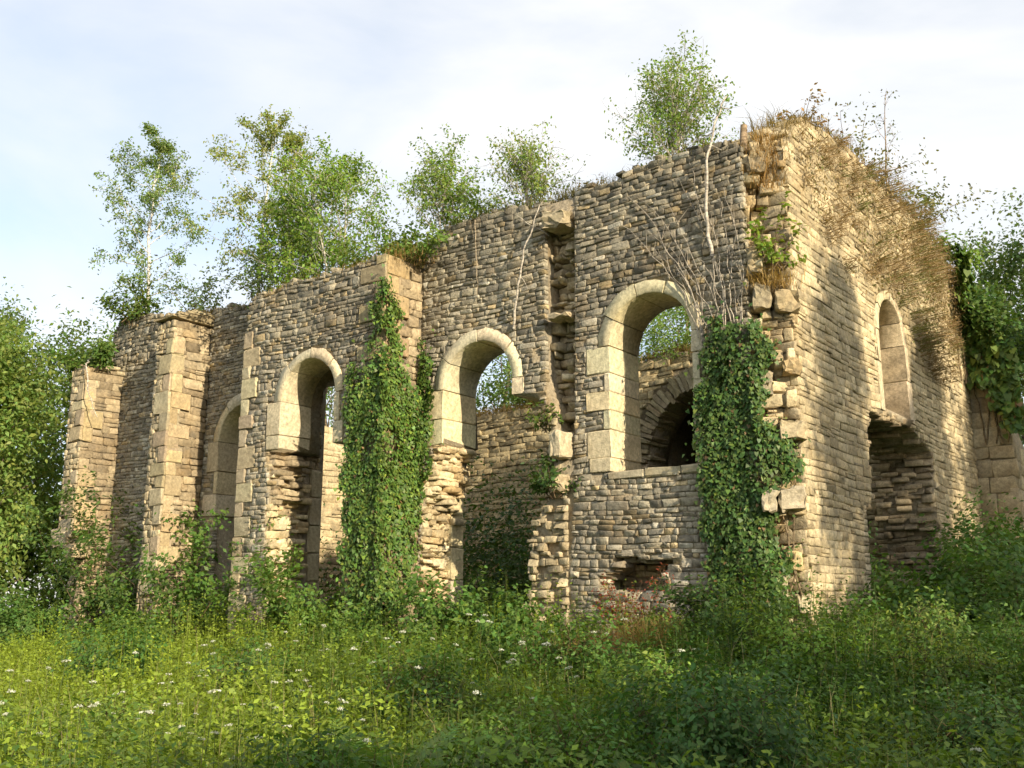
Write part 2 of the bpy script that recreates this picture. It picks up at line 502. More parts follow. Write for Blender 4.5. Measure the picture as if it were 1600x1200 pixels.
def tint_far(s, z, g): return tint_pale(s, z, g) * [1.05, 1.05, 1.0]
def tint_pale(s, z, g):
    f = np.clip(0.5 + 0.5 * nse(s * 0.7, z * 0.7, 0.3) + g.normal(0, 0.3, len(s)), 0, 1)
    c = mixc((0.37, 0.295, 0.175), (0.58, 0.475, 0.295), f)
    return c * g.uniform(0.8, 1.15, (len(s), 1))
def tint_ochre(s, z, g):
    f = np.clip(0.5 + g.normal(0, 0.35, len(s)), 0, 1)
    c = mixc((0.40, 0.29, 0.15), (0.66, 0.56, 0.36), f)
    return c * g.uniform(0.75, 1.2, (len(s), 1))
def tint_brown(s, z, g):
    f = np.clip(0.5 + 0.4 * nse(s * 1.5, z, 0.3) + g.normal(0, 0.3, len(s)), 0, 1)
    c = mixc((0.26, 0.20, 0.125), (0.43, 0.345, 0.22), f)
    return c * g.uniform(0.75, 1.2, (len(s), 1))

# ---- dressed blocks
def block(name, corners, parent, col, bevel=0.02, mat=M_ASH, rough=0.006, seed=0):
    """a hewn block from 8 corners (4 front ccw, 4 back), edges worn round"""
    bm = bmesh.new()
    vs = [bm.verts.new(Vector(c)) for c in corners]
    for f in ((0, 1, 2, 3), (7, 6, 5, 4), (0, 4, 5, 1), (1, 5, 6, 2), (2, 6, 7, 3), (3, 7, 4, 0)):
        bm.faces.new([vs[i] for i in f])
    bmesh.ops.recalc_face_normals(bm, faces=bm.faces)
    bmesh.ops.bevel(bm, geom=list(bm.edges), offset=bevel, segments=1, affect='EDGES', profile=0.5)
    if rough > 0.011: bmesh.ops.subdivide_edges(bm, edges=[e for e in bm.edges if e.calc_length() > 0.12], cuts=2, use_grid_fill=True)
    rg = random.Random(seed)
    ctr = Vector((0, 0, 0))
    for v in bm.verts:
        v.co += Vector((rg.gauss(0, rough), rg.gauss(0, rough), rg.gauss(0, rough)))
        ctr += v.co
    ctr /= len(bm.verts)
    for v in bm.verts: v.co -= ctr
    me = bpy.data.meshes.new(name); bm.to_mesh(me); bm.free()
    at = me.attributes.new('tint', 'FLOAT_COLOR', 'FACE')
    at.data.foreach_set('color', np.tile((*col, 1.0), (len(me.polygons), 1)).astype(np.float32).ravel())
    me.materials.append(mat)
    o = obj(name, me, parent); o.location = ctr
    return o

def fblock(name, face, s0, s1, z0, z1, d0, d1, parent, col, bevel=0.018, rough=0.006, seed=0, skew=0.0):
    P = lambda s, z, d: face.P(np.float64(s), np.float64(z), np.float64(d))
    c = [P(s0, z0, d1), P(s1, z0, d1), P(s1, z1, d1), P(s0, z1, d1), P(s0, z0, d0), P(s1, z0, d0), P(s1, z1, d0), P(s0, z1, d0)]
    return block(name, c, parent, col, bevel, rough=rough, seed=seed)

_rc = random.Random(3)
def ashc(base=(0.52, 0.45, 0.30), v=0.13):
    k = _rc.uniform(1 - v, 1 + v); y = _rc.uniform(0.94, 1.05)
    return (min(0.85, base[0] * k), base[1] * k * y, base[2] * k * y * _rc.uniform(0.9, 1.05))

def arch_pts(c, r, spring, n=14, pointed=0.0):
    a = np.linspace(0, PI, n)
    return [(c + r * math.cos(t), spring + r * math.sin(t) * (1 + pointed)) for t in a]

def surround(face, c, r, spring, base_lo, base_hi, depth, ring=0.235, label=None, joints=(0.18, 0.42, 0.62, 0.84), widths=(0.13, 0.5), hgt=(0.34, 0.5), seed=1, pointed=0.0, col=(0.60, 0.52, 0.35), lowmark=True):
    """arched window surround of dressed stone: jamb blocks each side and arch stones. base_lo = jamb foot on the low-s side, base_hi on the high-s side"""
    rg = random.Random(seed)
    part = empty('window_surround'); part.parent = church
    if label: part['label'] = label
    # arch stones
    js = [0.0] + [PI * j for j in joints] + [PI]
    P = lambda s, z, d: face.P(np.float64(s), np.float64(z), np.float64(d))
    for k in range(len(js) - 1):
        a0, a1 = js[k] + 0.011, js[k + 1] - 0.011
        nseg = max(2, int((a1 - a0) / 0.16))
        an = np.linspace(a0, a1, nseg + 1)
        mb = MB(); colr = ashc(col)
        d1 = 0.015 + rg.uniform(-0.012, 0.012); rr = r + rg.uniform(-0.01, 0.01); ro0 = r + ring + rg.uniform(-0.03, 0.04)
        V = []
        for t in an:
            ro = ro0 + rg.uniform(-0.022, 0.022)
            for q, d in ((rr + 0.012 + max(0, rg.gauss(0, 0.006)), d1), (ro, d1), (ro, -depth), (rr, -depth), (rr, d1 - 0.012 - max(0, rg.gauss(0, 0.006)))):
                V.append(P(c + q * math.cos(t), spring + q * math.sin(t) * (1 + pointed), d))
        V = np.array(V); F = []
        for i in range(nseg):
            for e in range(5):
                f = (e + 1) % 5
                F.append((i * 5 + e, i * 5 + f, (i + 1) * 5 + f, (i + 1) * 5 + e))
        mb.add(V, np.array(F), colr)
        mb.add(V[[0, 1, 2, 3, 4]], np.array([[0, 1, 2, 3, 4]]), colr); mb.add(V[-5:], np.array([[4, 3, 2, 1, 0]]), colr)
        ctr = V.mean(0)
        o = mb.build('arch_stone', M_ASH, part, loc=ctr); o.location = ctr
    # jamb stones
    boxes = []
    for side, base in ((-1, base_lo), (1, base_hi)):
        if base is None: continue
        z = spring; k = rg.randint(0, 1)
        while z > base + 0.02:
            hh = min(rg.uniform(*hgt), z - base)
            if z - hh - base < 0.2: hh = z - base
            wdt = (widths[0] if k % 2 == 0 else (widths[1] if side > 0 else widths[1] * 0.55)) * rg.uniform(0.85, 1.15)
            if z - hh <= base + 0.03: wdt = max(wdt, widths[1] * (0.9 if side > 0 else 0.6))
            e = r + rg.uniform(-0.004, 0.004)
            sa, sb = (c + side * e, c + side * (e + wdt))
            fblock('jamb_stone', face, min(sa, sb), max(sa, sb), z - hh + 0.006, z - 0.006, -depth, 0.018 + rg.uniform(-0.012, 0.012), part, ashc(col), 0.013, 0.007, seed * 77 + k)
            boxes.append((min(sa, sb) , max(sa, sb), z - hh, z))
            z -= hh; k += 1
    holes = [[(b[0] - 0.01, b[2]), (b[1] + 0.01, b[2]), (b[1] + 0.01, b[3]), (b[0] - 0.01, b[3])] for b in boxes]
    ringhole = [(c + (r + ring + 0.01) * math.cos(t), spring + (r + ring + 0.01) * math.sin(t) * (1 + pointed)) for t in np.linspace(0, PI, 16)]
    return part, holes, ringhole

Z0 = 0.1
# ================= long wall, near bay with the whole window
w4c, w4r, w4s, w4b = 2.56, 0.835, 6.32, 4.02
w3c, w3r, w3s = 6.51, 0.885, 6.02
w1c, w1r, w1s = 13.92, 0.86, 5.68
FL = F_left(0.0)
p4, h4, r4 = surround(FL, w4c, w4r, w4s, w4b, w4b, 1.05, seed=4, label='whole arched window surround of pale dressed stone beside the leafy corner')
p3, h3, r3 = surround(FL, w3c, w3r, w3s, 5.68, 4.90, 1.05, seed=6, widths=(0.16, 0.48), hgt=(0.5, 0.72), joints=(0.2, 0.5, 0.78), label='arched window surround with its right jamb broken short')
p1, h1, r1 = surround(FL, w1c, w1r, w1s, 3.85, 3.85, 1.05, seed=8, widths=(0.16, 0.48), hgt=(0.55, 0.75), joints=(0.3, 0.7), label='farthest arched window surround, half hidden by the projecting bay', col=(0.52, 0.45, 0.31))

def opening(c, r, spring, base):
    return [(c - r, base)] + [(c - r, spring)] + [(c + r * math.cos(t), spring + r * math.sin(t)) for t in np.linspace(PI, 0, 14)[1:-1]] + [(c + r, spring), (c + r, base)]

op4 = opening(w4c, w4r, w4s, w4b)
hole4 = [(3.71, 1.93), (3.71, 2.2), (3.4, 2.3), (3.36, 2.55), (2.43, 2.54), (2.1, 2.45), (2.12, 2.34), (2.4, 2.26), (2.42, 1.95), (2.9, 1.80), (3.36, 1.92)]
putlog = lambda s, z, a=0.085, b=0.10: [(s - a, z - b), (s + a, z - b), (s + a, z + b), (s - a, z + b)]
top4 = [(0.62, 9.42), (0.9, 9.62), (1.6, 9.70), (2.3, 9.62), (2.65, 9.68), (3.3, 9.58), (3.7, 9.62), (4.12, 9.52)]
out4 = [(4.14, Z0), (0.78, Z0), (0.66, 4.0)] + top4 + [(4.14, 7.5), (4.17, 5.5), (4.22, 4.2), (4.34, 2.0)]
core4_out = [(4.14, Z0), (0.78, Z0), (0.68, 4.0), (0.66, 9.3), (1.6, 9.6), (3.0, 9.52), (4.08, 9.45), (4.2, 5.0)]

# heart of the long wall as one part, openings cut through
op3 = [(7.39, 4.92), (7.62, 4.86), (7.86, 4.1), (7.95, 3.1), (8.02, Z0 + 0.01), (5.2, Z0 + 0.01), (5.18, 2.8), (4.95, 3.4), (4.72, 3.65), (4.66, 4.6), (4.78, 5.3), (5.1, 5.6), (5.62, 5.68)] + opening(w3c, w3r, w3s, 5.7)[1:-1]
op1 = opening(w1c, w1r, w1s, 0.6)
sw_out = [(20.05, Z0), (0.8, Z0), (0.72, 4.0), (0.70, 9.25), (1.6, 9.58), (3.0, 9.5), (4.08, 9.4), (5.0, 9.4), (6.2, 9.52), (7.3, 9.48), (7.95, 9.1), (8.5, 8.75), (10.5, 8.65), (12.5, 8.7), (14.0, 8.82), (15.4, 9.1), (16.3, 9.15), (18.0, 9.45), (19.5, 9.55), (20.0, 9.3)]
op3c = op3[:13] + opening(w3c, w3r + 0.07, w3s, 5.7)[1:-1]
side_wall = core('side_wall', FL, sw_out, [opening(w4c, w4r + 0.07, w4s, w4b - 0.05), hole4, op3c, opening(w1c, w1r + 0.07, w1s, 0.6), [(4.18, 4.3), (4.12, 9.0), (4.86, 8.9), (4.86, 5.95), (4.60, 5.35), (4.54, 4.3)], [(12.2, Z0 + 0.01), (12.2, 6.9), (9.3, 6.9), (9.3, 5.0), (8.9, 5.0), (8.9, Z0 + 0.01)]], -0.026, -1.12)
side_wall['label'] = 'long side wall of grey rubble with arched windows'
scar4 = [(4.22, 4.3), (4.12, 9.0), (4.72, 8.7), (4.70, 5.4)]
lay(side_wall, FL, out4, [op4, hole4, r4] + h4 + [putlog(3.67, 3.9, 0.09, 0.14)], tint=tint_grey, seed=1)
# dark hole back wall of rubble in the broken gap low down
lay(side_wall, F_left(0.8), [(2.0, 1.6), (3.9, 1.6), (3.9, 2.7), (2.0, 2.7)], tint=tint_brown, seed=2, proud=(-0.02, 0.1))
core('gap_backing', F_left(0.85), [(1.9, 1.5), (4.0, 1.5), (4.0, 2.8), (1.9, 2.8)], [], 0, -0.4, parent=side_wall)
# sill
for k, (a, b) in enumerate(((1.62, 2.02), (2.02, 2.72), (2.72, 3.46))):
    fblock('sill_stone', FL, a + 0.005, b - 0.005, 3.86, 4.01, -1.0, 0.03, side_wall, ashc((0.42, 0.36, 0.24)), 0.02, 0.008, 50 + k)

# ---- scar of the torn off buttress between the two near bays
FSc = F_left(0.34)
lay(side_wall, FSc, [(4.10, 2.0), (4.9, 2.0), (4.9, 9.35), (4.02, 9.4)], [[(4.66, 3.7), (5.2, 3.7), (5.2, 5.4), (4.66, 5.4)]], h=(0.09, 0.18), wd=(0.12, 0.3), proud=(-0.16, 0.2), tint=tint_tan, seed=3, depth=0.4, lumpy=0.03, gap=0.015)
core('scar_core', F_left(0.6), [(4.05, 3.9), (4.05, 9.2), (4.95, 9.2), (4.95, 5.9), (4.6, 5.3), (4.6, 3.9)], [], 0, -0.6, parent=side_wall)
fblock('torn_block', FL, 4.2, 4.7, 8.8, 9.12, -0.3, 0.26, side_wall, (0.38, 0.32, 0.21), 0.035, 0.02, 31)
fblock('torn_block', FL, 4.24, 4.5, 4.32, 4.8, -0.3, 0.38, side_wall, (0.48, 0.41, 0.28), 0.025, 0.012, 32)
fblock('torn_block', FL, 4.24, 4.7, 7.0, 7.12, -0.3, 0.12, side_wall, (0.45, 0.37, 0.24), 0.03, 0.02, 33)
fblock('torn_block', FL, 4.3, 4.6, 3.72, 4.0, -0.3, 0.28, side_wall, (0.42, 0.34, 0.22), 0.05, 0.03, 34)

# ================= second bay, its window broken open to the ground
out3 = [(8.03, Z0), (5.2, Z0), (5.12, 1.0), (5.15, 2.75), (4.92, 3.4), (4.72, 3.6), (4.3, 3.5), (4.3, 3.7), (4.66, 4.0), (4.62, 4.8), (4.80, 5.4), (4.80, 8.4), (4.78, 9.5), (5.4, 9.55), (6.1, 9.66), (6.8, 9.55), (7.35, 9.60), (7.7, 9.45), (8.03, 9.2)]
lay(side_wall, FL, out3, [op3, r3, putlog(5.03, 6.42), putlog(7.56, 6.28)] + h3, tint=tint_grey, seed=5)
# ragged low pier right of the opening, and the left edge against the ivy
lay(side_wall, FL, [(4.34, Z0), (5.2, Z0), (5.2, 2.75), (4.95, 3.4), (4.72, 3.62), (4.34, 3.6)], tint=tint_tan, seed=9, proud=(-0.06, 0.1), h=(0.1, 0.18), lumpy=0.025)
lay(side_wall, F_back(5.16), [(0.0, Z0), (1.1, Z0), (1.1, 3.0), (0.5, 3.5), (0.0, 2.9)], tint=tint_tan, seed=10, proud=(-0.05, 0.12))
lay(side_wall, F_right(7.93), [(0.0, Z0), (1.1, Z0), (1.1, 4.8), (0.5, 4.8), (0.0, 4.4)], tint=tint_ochre, seed=11, proud=(-0.06, 0.16), h=(0.1, 0.2), lumpy=0.03)
lay(side_wall, F_right(7.6), [(0.0, 3.9), (0.5, 3.6), (1.05, 4.0), (1.05, 4.9), (0.0, 4.9)], tint=tint_ochre, seed=12, proud=(-0.1, 0.2), depth=0.3)
for k in range(5):
    fblock('reveal_block', F_right(7.78), 0.72, 1.1, 0.9 + k * 0.66, 1.54 + k * 0.66, -0.2, 0.04, side_wall, ashc((0.5, 0.43, 0.29)), 0.02, 0.008, 60 + k)

# ================= projecting bay with the third window
proj = empty('projecting_bay'); proj.parent = church
proj['label'] = 'projecting bay whose window is broken open down to the ground'
FP = F_left(-1.1)
w2c, w2r, w2s = 10.29, 0.845, 6.06
p2, h2, r2 = surround(FP, w2c, w2r, w2s, 4.98, 5.02, 0.85, seed=12, widths=(0.16, 0.48), hgt=(0.5, 0.75), joints=(0.27, 0.52, 0.76), label='arched window surround of the projecting bay left of the ivy pier')
op2 = [(11.13, 5.02), (11.6, 5.0), (11.45, 4.5), (11.38, 3.95), (11.5, 3.7), (11.42, 2.85), (11.36, Z0 + 0.01), (8.86, Z0 + 0.01), (8.86, 3.5), (8.95, 4.98), (9.45, 4.98)] + opening(w2c, w2r, w2s, 5.0)[1:-1]
outP = [(8.03, Z0), (8.03, 8.8), (8.4, 8.85), (8.9, 8.74), (9.6, 8.80), (10.5, 8.74), (11.2, 8.76), (11.6, 8.68), (12.1, 8.74), (12.5, 8.62), (12.52, 8.0), (12.6, Z0)]
pc = core('wall_core', FP, [(8.09, Z0), (8.09, 8.7), (10.5, 8.65), (12.42, 8.55), (12.5, Z0)], [op2[:11] + opening(w2c, w2r + 0.07, w2s, 5.0)[1:-1]], -0.026, -1.16, parent=proj)
quoins = []
def quoin_stack(face, s_edge, inward, zlo, zhi, parent, col, d1=0.02, depth=0.5, ws=(0.3, 0.62), hs=(0.3, 0.5), seed=0, prob=1.0):
    rg = random.Random(seed); z = zlo; k = rg.randint(0, 1); hl = []
    while z < zhi - 0.12:
        hh = min(rg.uniform(*hs), zhi - z)
        if rg.random() < prob:
            w_ = ws[k % 2] * rg.uniform(0.85, 1.2)
            a, b = (s_edge, s_edge + w_) if inward > 0 else (s_edge - w_, s_edge)
            fblock('quoin', face, a, b, z + 0.005, z + hh - 0.005, -depth, d1 + rg.uniform(-0.01, 0.015), parent, ashc(col, 0.2), 0.018, 0.010, seed * 31 + k)
            hl.append([(a - 0.01, z), (b + 0.01, z), (b + 0.01, z + hh), (a - 0.01, z + hh)])
        z += hh; k += 1
    return hl
qa = quoin_stack(FP, 12.55, -1, 0.3, 7.9, proj, (0.42, 0.355, 0.24), ws=(0.26, 0.48), hs=(0.28, 0.5), seed=21)
qb = quoin_stack(FP, 8.03, 1, 4.6, 8.8, proj, (0.36, 0.285, 0.17), ws=(0.3, 0.75), hs=(0.3, 0.5), seed=22, depth=0.5)
lay(proj, FP, outP, [op2, r2, putlog(11.55, 6.55, 0.07, 0.09)] + h2 + qa + qb, tint=tint_grey, seed=14)
# the return towards the sun, brown stone
F8 = F_right(8.03)
qc = quoin_stack(F8, -1.07, 1, 5.0, 8.8, proj, (0.40, 0.30, 0.17), ws=(0.32, 0.6), hs=(0.32, 0.5), seed=23, depth=0.3)
lay(proj, F8, [(-1.1, Z0), (0.02, Z0), (0.02, 9.0), (-0.5, 8.8), (-1.1, 8.75)], qc, h=(0.13, 0.26), wd=(0.2, 0.5), tint=tint_brown, seed=15)
core('return_core', F8, [(-1.03, Z0), (0.0, Z0), (0.0, 8.8), (-1.03, 8.7)], [], -0.06, -0.75, parent=proj)
# inner reveals of the broken opening
lay(proj, F_right(11.5), [(-1.1, Z0), (0.42, Z0), (0.42, 6.6), (-0.25, 6.6), (-0.25, 5.0), (-1.1, 5.0)], tint=tint_brown, seed=16, proud=(-0.03, 0.06), h=(0.07, 0.14))
core('reveal_core', F_right(11.5), [(-1.0, Z0), (0.36, Z0), (0.36, 6.6), (-0.2, 6.6), (-0.2, 4.95), (-1.0, 4.95)], [], -0.06, -0.5, parent=proj)
for k in range(6):
    fblock('reveal_block', F_right(11.5), 0.08, 0.42, 1.0 + k * 0.62, 1.0 + k * 0.62 + 0.6, -0.3, 0.09, proj, ashc((0.40, 0.34, 0.23)), 0.02, 0.01, 80 + k)
# ragged stones at the front edge of the left pier, catching the sun
lay(proj, F_right(11.42), [(-1.1, Z0), (-0.55, Z0), (-0.45, 3.6), (-1.1, 3.9)], tint=tint_ochre, seed=17, proud=(-0.05, 0.16), h=(0.12, 0.26), wd=(0.2, 0.45), lumpy=0.03, depth=0.2)
lay(proj, F_right(11.3), [(-1.08, 3.8), (-0.4, 3.9), (-0.2, 4.95), (-1.08, 4.95)], tint=tint_brown, seed=18, proud=(-0.16, 0.24), h=(0.08, 0.16), wd=(0.2, 0.4), lumpy=0.03, depth=0.35)
lay(proj, F_back(8.9), [(-1.1, Z0), (0.0, Z0), (0.0, 5.0), (-1.1, 5.0)], tint=tint_tan, seed=19)
core('pier_core', F_back(8.86), [(-1.03, Z0), (0.0, Z0), (0.0, 5.0), (-1.03, 5.0)], [], -0.02, -0.75, parent=proj)

# ================= third bay behind the projecting one, buttress, last bay, end buttress
out1 = [(12.5, Z0), (12.5, 8.8), (13.2, 8.92), (13.9, 8.95), (14.6, 9.1), (15.42, 9.25), (15.42, Z0)]
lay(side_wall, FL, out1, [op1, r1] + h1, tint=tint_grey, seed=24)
def buttress(u0, u1, zlo, ztop, seed, label):
    b = empty('buttress'); b.parent = church; b['label'] = label
    fr = F_left(-1.1); rt = F_right(u0); bk = F_back(u1)
    core('buttress_core', fr, [(u0 + 0.06, zlo), (u1 - 0.06, zlo), (u1 - 0.06, ztop - 0.1), (u0 + 0.06, ztop - 0.1)], [], -0.06, -1.1, parent=b)
    qf = quoin_stack(fr, u0, 1, zlo + 0.1, ztop - 0.5, b, (0.40, 0.33, 0.22), ws=(0.28, 0.5), hs=(0.26, 0.55), seed=seed, depth=0.35, prob=0.72)
    qg = quoin_stack(rt, -1.06, 1, zlo + 0.1, ztop - 0.5, b, (0.42, 0.33, 0.20), ws=(0.26, 0.5), hs=(0.3, 0.52), seed=seed + 1, depth=0.25, prob=0.7)
    lay(b, fr, [(u0, zlo), (u1, zlo), (u1, ztop), (u0, ztop)], qf, tint=tint_tan, seed=seed + 2, h=(0.09, 0.2))
    lay(b, rt, [(-1.1, zlo), (0.02, zlo), (0.02, ztop), (-1.1, ztop)], qg, tint=tint_brown, seed=seed + 3, h=(0.09, 0.22), wd=(0.18, 0.5))
    lay(b, bk, [(-1.1, zlo), (0.02, zlo), (0.02, ztop), (-1.1, ztop)], tint=tint_grey, seed=seed + 4)
    return b
b1 = buttress(15.38, 16.12, Z0, 8.78, 40, 'intact buttress left of the projecting bay with slab cap')
rg = random.Random(44)
for k in range(7):                                   # loose capping slabs
    z = 8.74 + k * 0.045
    a = 0.1 * k
    fblock('cap_slab', F_left(-1.1), 15.30 + rg.uniform(-0.05, 0.1), 16.2 - rg.uniform(-0.05, 0.1), z, z + 0.05, -1.0 - 0.2 * rg.random(), 0.09 - a, b1, ashc((0.34, 0.28, 0.18)), 0.012, 0.012, 90 + k)
out0 = [(16.1, Z0), (16.1, 9.2), (17.0, 9.3), (18.0, 9.55), (18.9, 9.62), (19.7, 9.7), (20.05, 9.4), (20.05, Z0)]
lay(side_wall, FL, out0, [putlog(17.6, 5.6)], tint=tint_grey, seed=25)
b0 = buttress(19.33, 20.05, 3.35, 8.1, 50, 'farthest buttress, its lower half fallen away')
lay(b0, F_left(-0.7), [(19.45, Z0), (20.0, Z0), (19.85, 3.4), (19.5, 3.4)], tint=tint_tan, seed=57, proud=(-0.1, 0.12), depth=0.3)
lay(b0, F_right(19.5), [(-0.75, Z0), (0, Z0), (0, 3.4), (-0.7, 3.4)], tint=tint_brown, seed=58, proud=(-0.1, 0.1), depth=0.3)
core('stub_core', F_left(-0.66), [(19.56, Z0), (19.9, Z0), (19.8, 3.4), (19.6, 3.4)], [], -0.02, -0.7, parent=b0)
fblock('corbel_block', F_left(-1.1), 19.5, 20.2, 3.2, 3.72, -0.6, 0.1, b0, (0.46, 0.38, 0.25), 0.05, 0.02, 99)
fblock('corbel_block', F_left(-1.1), 19.24, 19.7, 2.92, 3.3, -0.5, 0.02, b0, (0.46, 0.37, 0.23), 0.05, 0.02, 98)
# the outer end of the long wall
lay(side_wall, F_back(20.05), [(0, Z0), (1.1, Z0), (1.1, 8.0), (0, 9.4)], tint=tint_grey, seed=59)

# ================= torn corner
corner = empty('torn_corner'); corner.parent = church
corner['label'] = 'torn corner of the ruin where a buttress broke away'
cA = np.array([0.02, 0.66]); cB = np.array([0.36, 0.03])     # (w,u) ends of the scar
dd = (cB - cA); Lc = np.linalg.norm(dd); dd /= Lc
nn_ = np.array([-dd[1], dd[0]]);
if nn_ @ np.array([-1, -1]) < 0: nn_ = -nn_
FC = Face((cA[0], cA[1]), (dd[0], dd[1]), (nn_[0], nn_[1]))
lay(corner, FC, [(-0.03, Z0), (Lc + 0.03, Z0), (Lc + 0.03, 9.5), (Lc * 0.5, 9.7), (-0.03, 9.35)], h=(0.09, 0.22), wd=(0.14, 0.36), proud=(-0.34, 0.09), tint=tint_ochre, seed=60, depth=0.5, lumpy=0.035, gap=0.014)
core('scar_core', FC, [(0, Z0), (Lc, Z0), (Lc, 9.4), (0, 9.2)], [], -0.36, -1.0, parent=corner, tint=(0.34, 0.27, 0.16))
for (s0, s1, z0, z1, d1, c, sd) in ((0.42, 0.82, 6.42, 6.78, 0.22, (0.44, 0.35, 0.21), 1), (0.08, 0.36, 6.5, 6.9, 0.16, (0.40, 0.34, 0.23), 2), (0.5, 0.78, 5.35, 5.6, 0.2, (0.44, 0.33, 0.18), 3),
                                    (0.36, 0.78, 4.28, 4.58, 0.30, (0.50, 0.41, 0.26), 4), (0.30, 0.70, 3.16, 3.50, 0.36, (0.48, 0.41, 0.29), 5), (0.02, 0.26, 3.12, 3.46, 0.42, (0.50, 0.43, 0.30), 6),
                                    (0.22, 0.52, 3.5, 3.82, 0.16, (0.62, 0.50, 0.28), 7), (0.1, 0.36, 1.80, 2.2, 0.26, (0.52, 0.44, 0.30), 8), (0.36, 0.62, 2.22, 2.52, 0.1, (0.64, 0.50, 0.26), 9),
                                    (0.05, 0.3, 5.0, 5.4, 0.2, (0.44, 0.37, 0.25), 10), (0.1, 0.4, 8.9, 9.2, 0.12, (0.3, 0.24, 0.15), 11), (0.0, 0.3, 7.1, 7.5, 0.12, (0.42, 0.34, 0.21), 12)):
    fblock('torn_block', FC, s0, s1, z0, z1, -0.5, d1 * 0.75, corner, tuple(0.85 * v for v in c), 0.025, 0.018, 200 + sd)

# ================= end wall
FR = F_right(0.0)
end_out = [(0.30, Z0), (0.34, 4.0), (0.36, 9.4), (0.8, 9.95), (1.5, 10.3), (2.5, 10.5), (3.9, 10.6), (5.9, 10.55), (7.7, 10.55), (9.2, 10.5), (10.0, 10.25), (10.7, 10.0), (11.5, 9.1), (11.8, 7.8), (11.8, Z0)]
door = [(3.79, 5.28), (3.60, 4.87), (3.56, 4.27), (3.53, 3.72), (3.49, 3.49), (3.02, 3.43), (2.92, 2.58), (2.86, Z0 + 0.01), (7.95, Z0 + 0.01), (7.94, 2.4), (8.15, 3.2), (7.68, 3.34), (7.65, 4.14), (7.82, 4.95), (6.4, 5.34), (4.8, 5.4)]
n_c, n_r, n_s, n_b = 5.5, 0.80, 7.08, 5.42
nring = [(n_c + (n_r + 0.2) * math.cos(t), n_s + (n_r + 0.2) * math.sin(t)) for t in np.linspace(0, PI, 16)]
pn, hn, rn = surround(FR, n_c, n_r, n_s, n_b, n_b, 0.95, seed=31, ring=0.2, widths=(0.22, 0.34), hgt=(0.55, 0.85), joints=(0.2, 0.5, 0.8), label='narrow arched window surround in the end wall above the doorway', col=(0.50, 0.42, 0.28))
nop = opening(n_c, n_r, n_s, 5.36)
end_wall = core('end_wall', FR, [(x if x > 0.5 else 0.46, z - 0.06 if z > 1 else z) for x, z in end_out], [door, [(n_c - n_r - 0.07, 5.5)] + opening(n_c, n_r + 0.07, n_s, 5.5)[1:-1] + [(n_c + n_r + 0.07, 5.5)]], -0.025, -1.15)
end_wall['label'] = 'end wall of pale squared stone with a broken doorway'
lay(end_wall, FR, end_out, [door, rn, nop] + hn, h=(0.07, 0.17), wd=(0.14, 0.46), proud=(-0.01, 0.014), split=0.08, gap=0.004, tint=tint_pale, seed=61, warp=0.6, lumpy=0.003, cut=(0.02, 0.10))
core('window_fill', F_right(0.9), [(n_c - n_r - 0.1, 5.3), (n_c + n_r + 0.1, 5.3), (n_c + n_r + 0.1, 8.1), (n_c - n_r - 0.1, 8.1)], [], -0.05, -0.4, parent=end_wall)
lay(end_wall, F_right(0.88), [(n_c - n_r, 5.4), (n_c + n_r, 5.4), (n_c + n_r, 8.0), (n_c - n_r, 8.0)], tint=tint_tan, seed=62)
# far reveal of the doorway, torn rubble facing the camera side
FRv = Face((7.72, 0), (0, 1), (-1, 0))
lay(end_wall, FRv, [(0.0, Z0), (1.15, Z0), (1.15, 5.2), (0.0, 5.1)], tint=tint_brown, seed=63, proud=(-0.12, 0.2), h=(0.08, 0.17), wd=(0.18, 0.42), depth=0.4, lumpy=0.03)
core('reveal_core', Face((7.8, 0), (0, 1), (-1, 0)), [(0.02, Z0), (1.15, Z0), (1.15, 5.2), (0.02, 5.0)], [], -0.02, -0.4, parent=end_wall)
lay(end_wall, Face((3.2, 0), (0, 1), (1, 0)), [(0.0, Z0), (1.15, Z0), (1.15, 5.2), (0.0, 5.1)], tint=tint_tan, seed=64, depth=0.5)
# left edge of the end wall seen in the scar
lay(end_wall, Face((0.32, 0), (0, 1), (-1, 0)), [(0.0, Z0), (0.5, Z0), (0.5, 9.4), (0.0, 9.4)], tint=tint_tan, seed=65, h=(0.1, 0.24), wd=(0.2, 0.5), depth=0.25)
# buttress at the far end of the end wall, facing the camera side
eb = empty('buttress'); eb.parent = church; eb['label'] = 'sloping buttress at the far end of the end wall under ivy'
FE = Face((11.62, 0), (0, 1), (-1, 0))
eb_out = [(0.1, Z0), (-0.78, Z0), (-0.95, 5.6), (-0.6, 7.1), (-0.2, 7.5), (0.1, 7.6)]
lay(eb, FE, eb_out, h=(0.3, 0.5), wd=(0.35, 0.7), proud=(-0.01, 0.03), tint=tint_tan, seed=66, split=0.05, warp=0.3, gap=0.006, lumpy=0.003, cut=(0.01, 0.05))
core('buttress_core', FE, [(0.1, Z0), (-0.72, Z0), (-0.88, 5.6), (-0.55, 7.0), (0.1, 7.5)], [], -0.05, -1.2, parent=eb)
lay(eb, Face((0, -0.9), (1, 0), (0, -1)), [(11.6, Z0), (12.8, Z0), (12.8, 5.6), (11.6, 5.6)], h=(0.3, 0.5), wd=(0.35, 0.7), tint=tint_tan, seed=67, depth=0.2)

